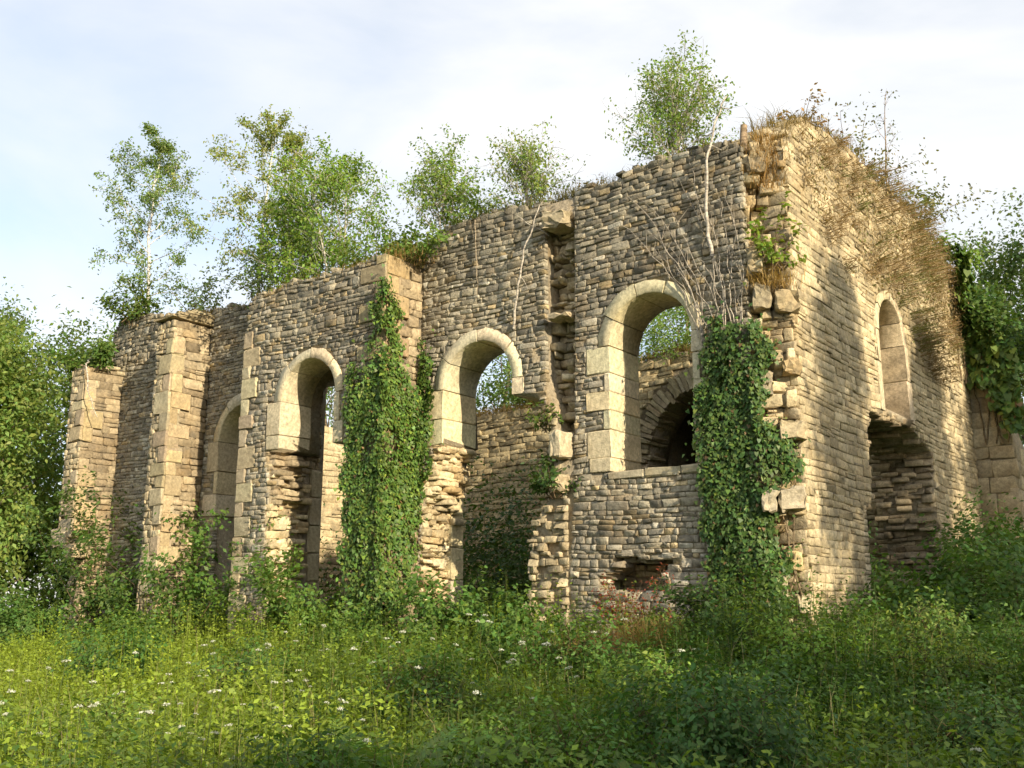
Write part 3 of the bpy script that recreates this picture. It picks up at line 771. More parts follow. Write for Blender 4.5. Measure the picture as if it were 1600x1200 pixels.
# ================= inside of the opposite wall
FO = F_left(10.4)
fo_out = [(0.6, Z0), (0.6, 8.4), (3.5, 8.8), (5.5, 8.5), (6.6, 8.75), (7.7, 9.0), (9.5, 8.7), (11.0, 8.2), (13.0, 7.9), (15.0, 7.9), (18, 7.4), (22, 6.6), (22, Z0)]
ac, ar, asp = 6.3, 2.35, 5.6
arch_hole = [(ac + ar * math.cos(t), asp + ar * math.sin(t)) for t in np.linspace(0, PI, 18)] + [(ac - ar, 0.6), (ac + ar, 0.6)]
ring_o = [(ac + (ar + 0.62) * math.cos(t), asp + (ar + 0.62) * math.sin(t)) for t in np.linspace(0, PI, 18)] 
far_wall = core('opposite_wall', FO, fo_out, [arch_hole], -0.05, -1.2)
far_wall['label'] = 'opposite wall of yellow rubble seen through the openings'
lay(far_wall, FO, fo_out, [arch_hole, ring_o], h=(0.11, 0.2), wd=(0.2, 0.5), tint=tint_far, seed=70, proud=(-0.03, 0.05))
for k in range(52):                                    # rough arch stones on edge
    t0, t1 = PI * k / 52 + 0.005, PI * (k + 1) / 52 - 0.005
    rg = random.Random(k)
    ri, ro = ar - rg.uniform(-0.03, 0.10), ar + rg.uniform(0.34, 0.66)
    P = lambda t, q, d: FO.P(np.float64(ac + q * math.cos(t)), np.float64(asp + q * math.sin(t)), np.float64(d))
    d1 = rg.uniform(0.0, 0.22)
    block('arch_stone', [P(t0, ri, d1), P(t1, ri, d1), P(t1, ro, d1), P(t0, ro, d1), P(t0, ri, -0.9), P(t1, ri, -0.9), P(t1, ro, -0.9), P(t0, ro, -0.9)], far_wall, ashc((0.36, 0.29, 0.18), 0.25), 0.02, M_ASH, 0.012, k)
# chapel behind the arch: back wall and vault keep it dark
core('chapel_back', F_left(14.5), [(3.2, Z0), (9.4, Z0), (9.4, 8.6), (3.2, 8.6)], [], 0, -0.6, parent=far_wall)
core('chapel_vault', F_left(11.6), [(3.2, 8.2), (9.4, 8.2), (9.4, 8.6), (3.2, 8.6)], [], 0, -3.0, parent=far_wall)
core('chapel_side', F_left(11.6), [(3.2, Z0), (3.7, Z0), (3.7, 8.2), (3.2, 8.2)], [], 0, -3.0, parent=far_wall)
core('chapel_side', F_left(11.6), [(8.9, Z0), (9.4, Z0), (9.4, 8.2), (8.9, 8.2)], [], 0, -3.0, parent=far_wall)
lay(far_wall, F_left(14.45), [(3.7, Z0), (8.9, Z0), (8.9, 8.2), (3.7, 8.2)], h=(0.2, 0.34), wd=(0.35, 0.7), tint=tint_brown, seed=71)
west_wall = core('west_wall', F_right(20.9), [(1.0, Z0), (10.4, Z0), (10.4, 7.6), (7.0, 8.6), (3.0, 8.4), (1.0, 8.8)], [], -0.05, -1.0)
west_wall['label'] = 'far cross wall of yellow rubble glimpsed through the broken openings'
lay(west_wall, F_right(20.9), [(1.0, Z0), (10.4, Z0), (10.4, 7.65), (7.0, 8.65), (3.0, 8.45), (1.0, 8.85)], h=(0.16, 0.28), wd=(0.3, 0.6), tint=tint_pale, seed=72)
# torn edges
edge_stones(end_wall, FR, [(3.0, 3.5), (3.5, 3.6), (3.6, 4.9), (3.8, 5.3), (4.8, 5.42), (6.4, 5.36), (7.8, 5.0), (7.68, 4.2), (7.7, 3.3), (8.1, 3.2), (7.95, 2.3), (7.95, 0.8)], -0.02, -1.1, 301, tint_brown, into=0.05)
edge_stones(proj, FP, [(11.6, 4.95), (11.45, 4.5), (11.4, 3.95), (11.48, 3.7), (11.42, 2.85), (11.38, 0.8)], -0.02, -0.8, 302, tint_ochre, into=0.04)
edge_stones(proj, FP, [(8.9, 0.8), (8.9, 3.5), (8.97, 4.9)], -0.02, -0.8, 303, tint_tan, into=0.03)
edge_stones(side_wall, FL, [(7.5, 4.8), (7.65, 4.8), (7.86, 4.1), (7.92, 3.1), (7.98, 0.8)], 0.02, -0.9, 304, tint_ochre, into=0.06)
edge_stones(side_wall, FL, [(5.18, 0.8), (5.15, 2.8), (4.92, 3.4), (4.7, 3.65)], 0.05, -0.9, 305, tint_tan, into=0.06)
edge_stones(side_wall, FL, [(4.66, 3.7), (4.64, 4.6), (4.76, 5.3), (5.05, 5.58)], 0.0, -0.9, 306, tint_tan, into=0.04)
edge_stones(side_wall, FL, hole4 + hole4[:1], 0.0, -0.45, 307, tint_grey, into=0.035, step=0.14)
edge_stones(side_wall, FL, top4, -0.05, -1.0, 308, tint_grey, into=0.05, step=0.3)
edge_stones(side_wall, FL, [(4.72, 9.5), (5.4, 9.55), (6.1, 9.62), (6.8, 9.52), (7.35, 9.58), (7.7, 9.42), (8.0, 9.15)], -0.05, -1.0, 309, tint_grey, into=0.05, step=0.3)
edge_stones(proj, FP, [(8.1, 8.78), (8.9, 8.74), (9.6, 8.78), (10.5, 8.74), (11.2, 8.74), (12.4, 8.62)], -0.05, -1.0, 310, tint_grey, into=0.05, step=0.3)
edge_stones(end_wall, FR, [(p[0], p[1] - 0.05) for p in end_out[2:13]], -0.05, -1.0, 311, tint_tan, into=0.06, step=0.3)
edge_stones(far_wall, FO, [(p[0], p[1] - 0.03) for p in fo_out[1:-1]], 0.0, -0.9, 312, tint_tan, into=0.06, step=0.3)
edge_stones(b0, F_left(-1.1), [(19.4, 8.08), (20.0, 8.1)], -0.05, -1.0, 313, tint_tan, step=0.2)
edge_stones(b0, F_left(-1.1), [(19.35, 3.3), (20.0, 3.4)], -0.05, -1.0, 314, tint_tan, step=0.15)
edge_stones(side_wall, FL, [(12.6, 8.85), (13.9, 8.95), (15.3, 9.22)], -0.05, -1.0, 315, tint_grey, step=0.3)
edge_stones(side_wall, FL, [(16.2, 9.2), (17.0, 9.3), (18.0, 9.52), (18.9, 9.6), (19.7, 9.68), (20.0, 9.4)], -0.05, -1.0, 316, tint_grey, step=0.3)
finish_stones(300)

# ------------------------------------------------------------------ plants
DIAMOND = np.array([(0, 0), (0.42, 0.27), (1, 0), (0.42, -0.27)])
OVAL = np.array([(0, 0), (0.35, 0.28), (1, 0.03), (0.85, -0.12), (0.35, -0.27)])
HEART = np.array([(0.1, 0), (-0.02, 0.40), (0.42, 0.38), (1.0, 0.0), (0.42, -0.38), (-0.02, -0.40)])
TOOTH = np.array([(0, 0), (0.2, 0.29), (0.62, 0.25), (1, 0), (0.62, -0.25), (0.2, -0.29)])

def unit(a): return a / (np.linalg.norm(a, axis=-1, keepdims=True) + 1e-9)

def leaves(mb, P, N, size, shape=DIAMOND, tint=(0.08, 0.14, 0.03), T=None, g=RNG, fold=0.12):
    n = len(P)
    N = unit(N)
    if T is None: T = g.normal(0, 1, (n, 3))
    T = unit(T - (T * N).sum(1, keepdims=True) * N)
    B = np.cross(N, T)
    size = np.broadcast_to(np.asarray(size, float), (n,))
    x, y = shape[:, 0], shape[:, 1]
    V = P[:, None] + size[:, None, None] * (x[None, :, None] * T[:, None] + y[None, :, None] * B[:, None]
                                            + fold * (np.abs(y) - x * x * 0.6)[None, :, None] * N[:, None])
    k = len(shape)
    F = np.arange(n * k).reshape(n, k)
    mb.add(V.reshape(-1, 3), F, np.broadcast_to(np.asarray(tint, float), (n, 3)))

def leaf_cols(n, base, var=0.25, warm=0.0, g=RNG):
    c = np.tile(base, (n, 1)) * 1.35 * g.uniform(1 - var, 1 + var, (n, 1))
    c[:, 0] *= g.uniform(0.72, 1.15 + warm, n)
    return c

def branch(p0, d, length, n=5, up=0.0, wob=0.1, g=RNG):
    P = [np.asarray(p0, float)]; d = unit(np.asarray(d, float))
    for _ in range(n):
        d = unit(d + np.array([0, 0, up]) / n + g.normal(0, wob, 3))
        P.append(P[-1] + d * length / n)
    return np.array(P)

def tree(name, label, base, height, spread, nbr=16, nleaf=4000, leaf=0.07, col=(0.07, 0.12, 0.025), bark=(0.5, 0.47, 0.42), r=0.05,
         start=0.2, elev=0.7, up=0.25, sig=0.10, cat='tree', group=None, seed=0, lean=(0, 0), stems=1, shape=DIAMOND, profile=None, twigs=5,
         var=0.25, warm=0.0, mat=None, droop=0.0, wood=None, clump=1.0):
    """tapered trunk with limbs and twigs; leaves hang in clusters about the twigs"""
    g = np.random.default_rng(seed + 900)
    base = np.asarray(base, float)
    wd = MB(); anchors = []; wts = []
    profile = profile or (lambda t: (1 - t) ** 0.7 * 1.0 + 0.12)
    for s_ in range(stems):
        hgt = height * (1 if s_ == 0 else g.uniform(0.6, 0.95))
        ln = np.array([lean[0], lean[1], 0]) + (g.normal(0, 0.10 if stems > 1 else 0.03, 3) * [1, 1, 0])
        b0_ = np.array([0, 0, -0.12]) + (g.normal(0, 0.10, 3) * [1, 1, 0] if stems > 1 else 0)
        k = 9; t = np.linspace(0, 1, k)
        tr = b0_ + np.outer(t, np.array([0, 0, hgt])) + np.outer(t ** 1.3, ln * hgt) + np.cumsum(g.normal(0, 0.012 * hgt, (k, 3)) * [1, 1, 0], 0)
        rr = r * (0.75 if s_ else 1) * (1 - 0.88 * t) + 0.004
        wd.tube(tr, rr, 7, bark)
        for b in range(nbr):
            tb = start + (0.98 - start) * (b + g.uniform(0, 1)) / nbr
            p = np.array([np.interp(tb, t, tr[:, i]) for i in range(3)])
            az = b * 2.4 + g.uniform(-0.5, 0.5) + s_
            L_ = spread * profile((tb - start) / (1 - start)) * g.uniform(0.65, 1.15)
            e = elev + g.uniform(-0.25, 0.25) + 0.5 * tb
            d = np.array([math.cos(az) * math.cos(e), math.sin(az) * math.cos(e), math.sin(e)])
            P = branch(p, d, L_, 5, up - droop, 0.14, g)
            wd.tube(P, np.linspace(max(0.006, r * 0.35 * (1 - tb * 0.6)), 0.003, 6), 4, bark if r < 0.2 else tuple(0.8 * c for c in bark))
            for q in range(twigs):
                f = g.uniform(0.25, 1.0); pp = np.array([np.interp(f * 5, np.arange(6), P[:, i]) for i in range(3)])
                td = unit(d + g.normal(0, 0.75, 3)); tl = L_ * g.uniform(0.2, 0.42) + 0.05
                tp = branch(pp, td, tl, 3, -droop * 1.5 + 0.1, 0.2, g)
                if height < 7: wd.tube(tp, [0.005, 0.004, 0.003, 0.002], 3, bark)
                w_ = g.uniform(0.2, 1.6) ** clump
                for a in tp[1:]: anchors.append(a); wts.append(w_)
            anchors.append(P[-1]); wts.append(1.0)
    A = np.array(anchors); wts = np.array(wts); wts /= wts.sum()
    idx = g.choice(len(A), nleaf, p=wts)
    Pq = A[idx] + g.normal(0, sig, (nleaf, 3)) * [1, 1, 0.8]
    Pq = Pq[Pq[:, 2] > 0.02]; n = len(Pq)
    out_ = unit(Pq - np.array([0, 0, height * 0.45])) 
    Nn = out_ * 0.5 + g.normal(0, 0.6, (n, 3)) + np.array([0, 0, 0.35])
    Tt = g.normal(0, 0.6, (n, 3)) + np.array([0, 0, -0.7])
    lf = MB()
    anc = A[g.integers(0, len(A), 1)]
    tone = 1 + 0.18 * nse(Pq[:, 0] * 1.6 / max(1, spread * 0.5), Pq[:, 2] * 1.6 / max(1, spread * 0.5), seed)
    leaves(lf, Pq, Nn, leaf * g.uniform(0.6, 1.25, n), shape, leaf_cols(n, col, var, warm, g) * tone[:, None], Tt, g)
    root = empty(name, base); tag(root, label, cat, group)
    wd.build('trunk' if cat == 'tree' else 'stems', M_WOOD, root, True)
    lf.build('crown' if cat == 'tree' else 'foliage', mat or M_LEAF, root)
    return root

def shrub(name, label, base, height, radius, nleaf, leaf=0.07, col=(0.06, 0.11, 0.025), seed=0, shape=OVAL, stems=9, group=None, cat='shrub', squash=1.0, var=0.28, mat=None,
          single=0, bark=(0.16, 0.11, 0.06), spread=1.0, warm=0.0):
    """many stems from the foot, leaves along and round them; the outermost leaves may be objects of their own"""
    g = np.random.default_rng(seed + 300); base = np.asarray(base, float)
    wd = MB(); A = []
    for k in range(stems):
        az = g.uniform(0, 2 * PI); e = g.uniform(0.45, 1.5)
        L_ = math.hypot(height * math.sin(e), radius * 1.1 * math.cos(e)) * g.uniform(0.75, 1.15)
        d = np.array([math.cos(az) * math.cos(e) * spread, math.sin(az) * math.cos(e) * spread, math.sin(e)])
        P = branch(np.array([g.normal(0, radius * 0.2), g.normal(0, radius * 0.2), -0.1]), d, L_, 7, -0.25, 0.09, g)
        wd.tube(P, np.linspace(0.014, 0.003, 8), 4, bark)
        for q in range(2, 8):
            A.append(P[q])
            for _ in range(3):
                tp = branch(P[q], unit(d + g.normal(0, 0.9, 3)), radius * g.uniform(0.18, 0.45), 2, 0.0, 0.2, g)
                if base[1] < 17: wd.tube(tp[[0, 2]], [0.005, 0.002], 3, bark)
                A += [tp[1], tp[2], tp[2]]
    A = np.array(A)
    P = A[g.integers(0, len(A), nleaf)] + g.normal(0, radius * 0.09, (nleaf, 3))
    P = P[P[:, 2] > 0.02]; n = len(P)
    N = unit(P - [0, 0, height * 0.3]) * 0.6 + g.normal(0, 0.5, (n, 3)) + [0, 0, 0.5]
    T = unit(P * [1, 1, 0.2]) + g.normal(0, 0.6, (n, 3)) + [0, 0, -0.35]
    tone = 1 + 0.2 * nse(P[:, 0] * 3, P[:, 2] * 3 + P[:, 1] * 2, seed)
    c = leaf_cols(n, col, var, warm, g) * tone[:, None]
    root = empty(name, base); tag(root, label, cat, group)
    wd.build('stems', M_WOOD, root, True)
    sz = leaf * g.uniform(0.6, 1.3, n)
    k = 0
    if single:
        order = np.argsort(-(unit(P) @ np.array([0.0, -0.8, 0.6]) * np.linalg.norm(P, axis=1)))
        pick = order[:single * 3:3]; rest = np.setdiff1d(np.arange(n), pick)
        for i in pick:
            one = MB(); leaves(one, np.zeros((1, 3)), N[i:i + 1], sz[i] * 1.1, shape, c[i:i + 1], T[i:i + 1], g)
            o = one.build('leaf', mat or M_LEAF, root); o.location = P[i]
    else: rest = np.arange(n)
    lf = MB(); leaves(lf, P[rest], N[rest], sz[rest], shape, c[rest], T[rest], g)
    o = lf.build('foliage', mat or M_LEAF, root)
    if single: o['kind'] = 'stuff'
    return root

def on_ground(x, y, dz=0.0): return np.array([x, y, float(ground_h(x, y)) + dz])
def by_wall(u, w, dz=0.0):
    p = W(u, w); return on_ground(p[0], p[1], dz)

# ---- birches and saplings rooted on the wall tops
GREEN = (0.105, 0.155, 0.035); YELLOW = (0.15, 0.175, 0.045)
tree('birch_tree', 'tallest slim white birch at the far left end of the wall top', W(19.3, 0.35, 9.45), 5.9, 1.75, 26, 10500, 0.09, (0.15, 0.20, 0.06), (0.75, 0.70, 0.62), 0.055, 0.16, 0.45, 0.1, 0.085, seed=1, twigs=7, clump=1.6, lean=(0.03, 0.0), droop=0.3, profile=lambda t: 0.35 + 0.75 * math.sin(PI * min(1, t + 0.12)) ** 0.8, group='birches on the wall top')
tree('birch_tree', 'tall yellowish birch with pale leaning trunk behind the projecting bay', W(14.1, 0.5, 8.95), 5.0, 1.7, 26, 10500, 0.09, (0.205, 0.225, 0.06), (0.75, 0.70, 0.60), 0.05, 0.15, 0.5, 0.1, 0.085, seed=2, twigs=7, clump=1.6, lean=(0.01, 0.0), droop=0.25, profile=lambda t: 0.4 + 0.7 * math.sin(PI * min(1, t * 0.9 + 0.15)) ** 0.8, group='birches on the wall top')
tree('birch_tree', 'dense green young birch clump above the projecting bay window', W(10.6, -0.1, 8.68), 3.0, 1.45, 20, 8500, 0.095, (0.16, 0.23, 0.038), (0.55, 0.5, 0.42), 0.03, 0.06, 0.5, 0.2, 0.09, twigs=7, clump=1.6, profile=lambda t: 0.5 + 0.6 * math.sin(PI * min(1, 0.2 + 0.75 * t)) ** 0.8, seed=3, stems=3, group='birches on the wall top')
tree('birch_tree', 'low bushy green birch on the left end of the projecting bay', W(11.9, -0.1, 8.6), 2.4, 1.35, 18, 7000, 0.095, (0.16, 0.23, 0.038), (0.5, 0.45, 0.36), 0.03, 0.05, 0.5, 0.2, 0.09, twigs=7, clump=1.6, profile=lambda t: 0.5 + 0.6 * math.sin(PI * min(1, 0.2 + 0.75 * t)) ** 0.8, seed=4, stems=3, group='birches on the wall top')
tree('birch_tree', 'round light green birch above the broken second window', W(7.7, 0.45, 9.35), 1.95, 1.05, 17, 5600, 0.085, (0.165, 0.225, 0.045), (0.5, 0.45, 0.38), 0.025, 0.08, 0.55, 0.2, 0.075, twigs=7, clump=1.6, profile=lambda t: 0.5 + 0.6 * math.sin(PI * min(1, 0.2 + 0.75 * t)) ** 0.8, seed=5, stems=3, group='birches on the wall top')
tree('birch_tree', 'thin airy birch above the buttress scar', W(5.45, 0.45, 9.5), 1.3, 1.0, 15, 3400, 0.08, (0.175, 0.22, 0.05), (0.5, 0.45, 0.38), 0.022, 0.08, 0.6, 0.2, 0.075, twigs=7, clump=1.6, profile=lambda t: 0.5 + 0.6 * math.sin(PI * min(1, 0.2 + 0.75 * t)) ** 0.8, seed=6, stems=4, group='birches on the wall top')
tree('birch_tree', 'bushy birch on the highest part of the wall above the whole window', W(2.1, 0.5, 9.55), 1.75, 1.1, 20, 6400, 0.075, (0.165, 0.225, 0.045), (0.5, 0.45, 0.38), 0.025, 0.05, 0.55, 0.2, 0.075, twigs=7, clump=1.6, profile=lambda t: 0.5 + 0.6 * math.sin(PI * min(1, 0.2 + 0.75 * t)) ** 0.8, seed=7, stems=4, group='birches on the wall top')
shrub('shrub', 'leafy green shrub spilling over the wall top beside the ivy pier', W(8.2, -0.35, 8.85), 1.0, 0.85, 2600, 0.10, (0.12, 0.17, 0.035), 11)
shrub('shrub', 'low leafy seedlings on the wall top left of the thin airy birch', W(6.6, 0.4, 9.5), 0.8, 0.5, 700, 0.08, (0.14, 0.19, 0.04), 20)
shrub('shrub', 'low green seedlings on the right end of the projecting bay top', W(9.2, -0.2, 8.72), 1.2, 0.8, 1500, 0.09, (0.14, 0.19, 0.038), 21)
shrub('shrub', 'small green shrub at the foot of the tallest birch', W(19.0, -0.1, 9.45), 1.1, 0.8, 1800, 0.11, (0.10, 0.14, 0.03), 12)
shrub('shrub', 'thin grey green shrub between the two tall birches', W(16.6, 0.4, 9.15), 1.5, 1.0, 1100, 0.10, (0.10, 0.13, 0.05), 13)
shrub('shrub', 'sparse greenery right of the tall yellowish birch foot', W(13.2, 0.4, 8.8), 2.0, 0.9, 1600, 0.10, (0.10, 0.13, 0.045), 14)
shrub('shrub', 'leafy shrub crowning the farthest buttress', W(19.75, -0.6, 8.05), 0.9, 0.75, 2200, 0.12, (0.10, 0.15, 0.03), 15)
shrub('shrub', 'brown withered shrub on the peak of the end wall', W(0.5, 2.3, 10.35), 1.05, 0.5, 700, 0.08, (0.26, 0.17, 0.08), 16, mat=M_DRY)
shrub('shrub', 'thin half bare shrub on the end wall top', W(0.5, 5.5, 10.7), 1.5, 0.9, 900, 0.085, (0.14, 0.13, 0.06), 17, stems=12)
shrub('shrub', 'low twiggy bush on the far end of the end wall top', W(0.4, 8.8, 10.6), 1.1, 1.1, 1300, 0.10, (0.13, 0.13, 0.05), 18, stems=12)
shrub('shrub', 'reddish withered seedling on the wall top left of the highest birch', W(3.9, 0.4, 9.55), 0.6, 0.25, 160, 0.06, (0.24, 0.15, 0.07), 19, mat=M_DRY, stems=5)
tree('sapling', 'nearly bare sapling rising from the end wall top', W(0.5, 7.9, 10.7), 3.1, 0.8, 9, 120, 0.08, (0.12, 0.13, 0.06), (0.30, 0.22, 0.14), 0.022, 0.2, 0.9, 0.2, 0.08, seed=31)

# ---- ivy
def ivy(name, label, patches, nl, leaf, seed, base, singles=220, col=(0.058, 0.105, 0.022)):
    """patches: (Face, polygon, thickness, share). Leaves lie shingle-wise on the stone, tips hanging down"""
    g = np.random.default_rng(seed); PP, NN = [], []
    stems = MB(); base = np.asarray(base, float)
    for face, poly, thick, share in patches:
        poly = np.array(poly); lo, hi = poly.min(0), poly.max(0); n = int(nl * share); got = 0
        while got < n:
            s = g.uniform(lo[0], hi[0], n * 2); z = g.uniform(lo[1], hi[1], n * 2)
            m = in_poly([tuple(p) for p in poly], s + 0.12 * nse(z * 2.6, s * 1.5, seed) + 0.07 * np.sin(z * 9 + seed) + g.normal(0, 0.06, n * 2), z)
            m &= (nse(s * 2.6, z * 1.7, seed * 1.7) > -0.55) | (g.random(n * 2) < 0.25)
            s, z = s[m][:n - got], z[m][:n - got]; got += len(s)
            bulge = thick * (0.45 + 0.55 * np.clip(nse(s * 3.2, z * 2.2, seed * 0.3) * 0.8 + 0.5, 0, 1))
            d = 0.03 + bulge * g.uniform(0.35, 1.0, len(s))
            PP.append(WA(face.P(s, z, d)))
            gx = nse(s * 3.2 + 0.3, z * 2.2, seed * 0.3) - nse(s * 3.2 - 0.3, z * 2.2, seed * 0.3)
            nw = face.n[0] * Rd + face.n[1] * Ld; aw = face.a[0] * Rd + face.a[1] * Ld
            NN.append(nw[None] - gx[:, None] * aw[None] * 0.7 + np.array([0, 0, 0.45]) + g.normal(0, 0.42, (len(s), 3)))
        for q in range(5 if share > 0.15 else 0):
            s = g.uniform(lo[0] * 0.8 + hi[0] * 0.2, lo[0] * 0.2 + hi[0] * 0.8); zz = np.linspace(max(lo[1] - 0.2, 0.7), lo[1] + (hi[1] - lo[1]) * g.uniform(0.5, 0.9), 14)
            ss = s + np.cumsum(g.normal(0, 0.05, 14))
            stems.tube(WA(face.P(ss, zz, np.full(14, 0.05))) - base, np.linspace(0.022, 0.006, 14), 4, (0.20, 0.15, 0.09))
    P = np.concatenate(PP) - base; N = unit(np.concatenate(NN)); n = len(P)
    T = np.array([0, 0, -1.0]) + g.normal(0, 0.35, (n, 3))
    c = leaf_cols(n, col, 0.3, 0.1, g); young = g.random(n) < 0.16
    c[young] = c[young] * [1.6, 1.45, 1.1]
    dead = g.random(n) < 0.025
    c[dead] = np.array([0.22, 0.14, 0.06]) * g.uniform(0.6, 1.2, (dead.sum(), 1))
    stray = np.flatnonzero(g.random(n) < 0.06)
    P[stray] += np.stack([g.normal(0, 0.16, len(stray)) * Ld[0], g.normal(0, 0.16, len(stray)) * Ld[1], g.normal(0.1, 0.3, len(stray))], 1)
    sz = leaf * g.uniform(0.5, 1.4, n)
    root = empty(name, base); tag(root, label, 'ivy')
    stems.build('stems', M_WOOD, root, True)
    view = unit(np.array([0, 0, 1.65]) - (P + base)); rank = np.argsort(-(sz * (0.2 + (N * view).sum(1))) * (1 + 0.0 * sz))
    cand = rank[:singles * 6]; pick = g.choice(cand, singles, replace=False)
    for i in pick:
        one = MB(); leaves(one, np.zeros((1, 3)), N[i:i + 1], sz[i] * 1.05, HEART, c[i:i + 1], T[i:i + 1], g)
        o = one.build('leaf', M_IVY, root); o.location = P[i] + N[i] * 0.02
    rest = np.setdiff1d(np.arange(n), pick)
    lf = MB(); leaves(lf, P[rest], N[rest], sz[rest], HEART, c[rest], T[rest], g)
    o = lf.build('foliage', M_IVY, root); o['kind'] = 'stuff'
    return root
b_ = by_wall(8.0, -1.3)
ivy('ivy', 'tall ivy column covering the pier between the broken openings',
    [(FP, [(7.82, 1.2), (8.75, 1.0), (8.95, 3.0), (9.0, 5.4), (8.9, 6.6), (8.5, 6.3), (8.3, 6.9), (8.2, 8.0), (7.98, 8.3), (7.85, 6.0)], 0.19, 0.50),
     (F8, [(-1.32, 1.4), (-0.35, 1.6), (-0.15, 3.4), (-0.05, 5.0), (-0.25, 6.2), (-0.5, 5.9), (-0.75, 7.0), (-0.95, 7.9), (-1.12, 8.3), (-1.25, 6.2)], 0.17, 0.40),
     (FL, [(7.98, 3.6), (7.62, 4.3), (7.55, 5.8), (7.72, 6.6), (7.8, 7.2), (7.98, 6.9)], 0.22, 0.10)], 23000, 0.068, 5, b_, 220, (0.068, 0.114, 0.022))
b_ = by_wall(0.7, -0.25)
ivy('ivy', 'dark bushy ivy climbing the torn corner beside the whole window',
    [(FL, [(0.75, 0.9), (1.5, 1.2), (1.45, 2.6), (1.68, 3.6), (1.62, 5.2), (1.45, 6.0), (1.2, 6.5), (0.95, 6.3), (0.66, 6.2), (0.62, 3.5)], 0.18, 0.62),
     (FC, [(-0.05, 1.2), (0.3, 1.6), (0.32, 2.4), (0.15, 3.0), (0.3, 3.55), (0.72, 3.9), (0.55, 4.25), (0.2, 4.3), (0.15, 5.2), (0.25, 5.6), (0.05, 6.3), (-0.05, 6.2)], 0.30, 0.30),
     (FC, [(0.45, 7.2), (0.66, 7.1), (0.7, 8.4), (0.45, 8.3)], 0.15, 0.0)], 16500, 0.066, 9, b_, 220, (0.05, 0.088, 0.02))
b_ = W(-0.1, 12.2, 6.9)
ivy('ivy', 'ivy hanging over the far end of the end wall and its buttress',
    [(FR, [(10.6, 9.3), (11.3, 8.4), (11.8, 7.3), (11.9, 9.2), (11.2, 10.2), (10.4, 10.6)], 0.5, 0.35),
     (FE, [(0.1, 7.2), (-0.5, 7.0), (-0.85, 6.0), (-1.2, 5.8), (-1.15, 7.8), (-0.6, 9.4), (0.1, 10.2)], 0.5, 0.65)], 5200, 0.17, 14, b_, 60, (0.062, 0.105, 0.022))
shrub('shrub', 'small bright green creeper clump high in the torn corner', W(0.15, 0.1, 7.2), 1.1, 0.32, 500, 0.10, (0.16, 0.22, 0.03), 23)
shrub('shrub', 'green bushy growth on the end buttress top', W(-0.4, 12.2, 7.4), 2.3, 1.25, 5200, 0.14, (0.075, 0.12, 0.025), 24, stems=16)
shrub('shrub', 'light green creeper tuft at the right end of the end wall top', W(0.2, 10.6, 10.0), 1.0, 0.8, 1500, 0.13, (0.13, 0.19, 0.035), 25)
shrub('shrub', 'dark ivy tuft on the broken stones below the buttress scar', W(4.6, -0.05, 3.7), 0.8, 0.42, 700, 0.10, (0.05, 0.085, 0.02), 26)
shrub('shrub', 'green tuft on the ledge above the torn block', W(4.85, 0.2, 5.0), 0.55, 0.4, 420, 0.09, (0.11, 0.15, 0.03), 27)

# ---- bare climbing stems, dead branches
def cane(name, label, pts, r, col=(0.52, 0.46, 0.38), cat='branch', side=4, seed=0, group=None):
    g = np.random.default_rng(seed); pts = np.asarray(pts, float); mb = MB()
    t = np.linspace(0, 1, len(pts)); tt = np.linspace(0, 1, len(pts) * 4)
    P = np.stack([np.interp(tt, t, pts[:, i]) for i in range(3)], 1); P[1:-1] += g.normal(0, 0.012, (len(P) - 2, 3))
    base = P[0].copy(); mb.tube(P - base, np.linspace(r, r * 0.35, len(P)), 6, col)
    for q in range(side):
        i = g.integers(len(P) // 4, len(P) - 2); d = unit(P[i + 1] - P[i] + g.normal(0, 0.5, 3))
        mb.tube(branch(P[i] - base, d, g.uniform(0.2, 0.5), 3, 0.1, 0.2, g), [r * 0.4, r * 0.3, r * 0.25, r * 0.2], 4, col)
    root = empty(name, base); tag(root, label, cat, group); mb.build('stem', M_WOOD, root, True)
    return root
FW = lambda u, z, d=0.06: W(u, -d, z)
cane('dead_branch', 'pale dead branch leaning across the wall left of the buttress scar', [FW(5.55, 7.0, 0.05), FW(5.3, 7.8, 0.22), FW(5.05, 8.6, 0.28), FW(4.78, 9.35, 0.2)], 0.028, side=3, seed=1)
cane('dead_branch', 'pale dead trunk rooted in the wall below the highest birch', [FW(1.25, 7.55, 0.04), FW(1.28, 8.4, 0.14), FW(1.18, 9.3, 0.2), FW(1.02, 9.95, 0.15), FW(0.85, 10.45, 0.0)], 0.035, side=5, seed=2)
cane('dead_branch', 'thin pale branch hanging down beside the farthest buttress', [W(19.8, -0.7, 8.5), W(19.2, -1.2, 8.1), W(18.9, -1.25, 7.3), W(18.75, -1.0, 6.6)], 0.028, side=4, seed=3)
cane('dead_branch', 'forked twig hanging on the wall left of the second window top', [FW(6.55, 9.5, 0.05), FW(6.5, 8.6, 0.07), FW(6.45, 7.8, 0.06)], 0.013, (0.36, 0.29, 0.2), side=3, seed=4)
vine = empty('bare_vine', FW(1.4, 6.4)); tag(vine, 'fan of bare pale vine stems over the wall above the ivy', 'vine')
gv = np.random.default_rng(77); vb = FW(1.4, 6.4)
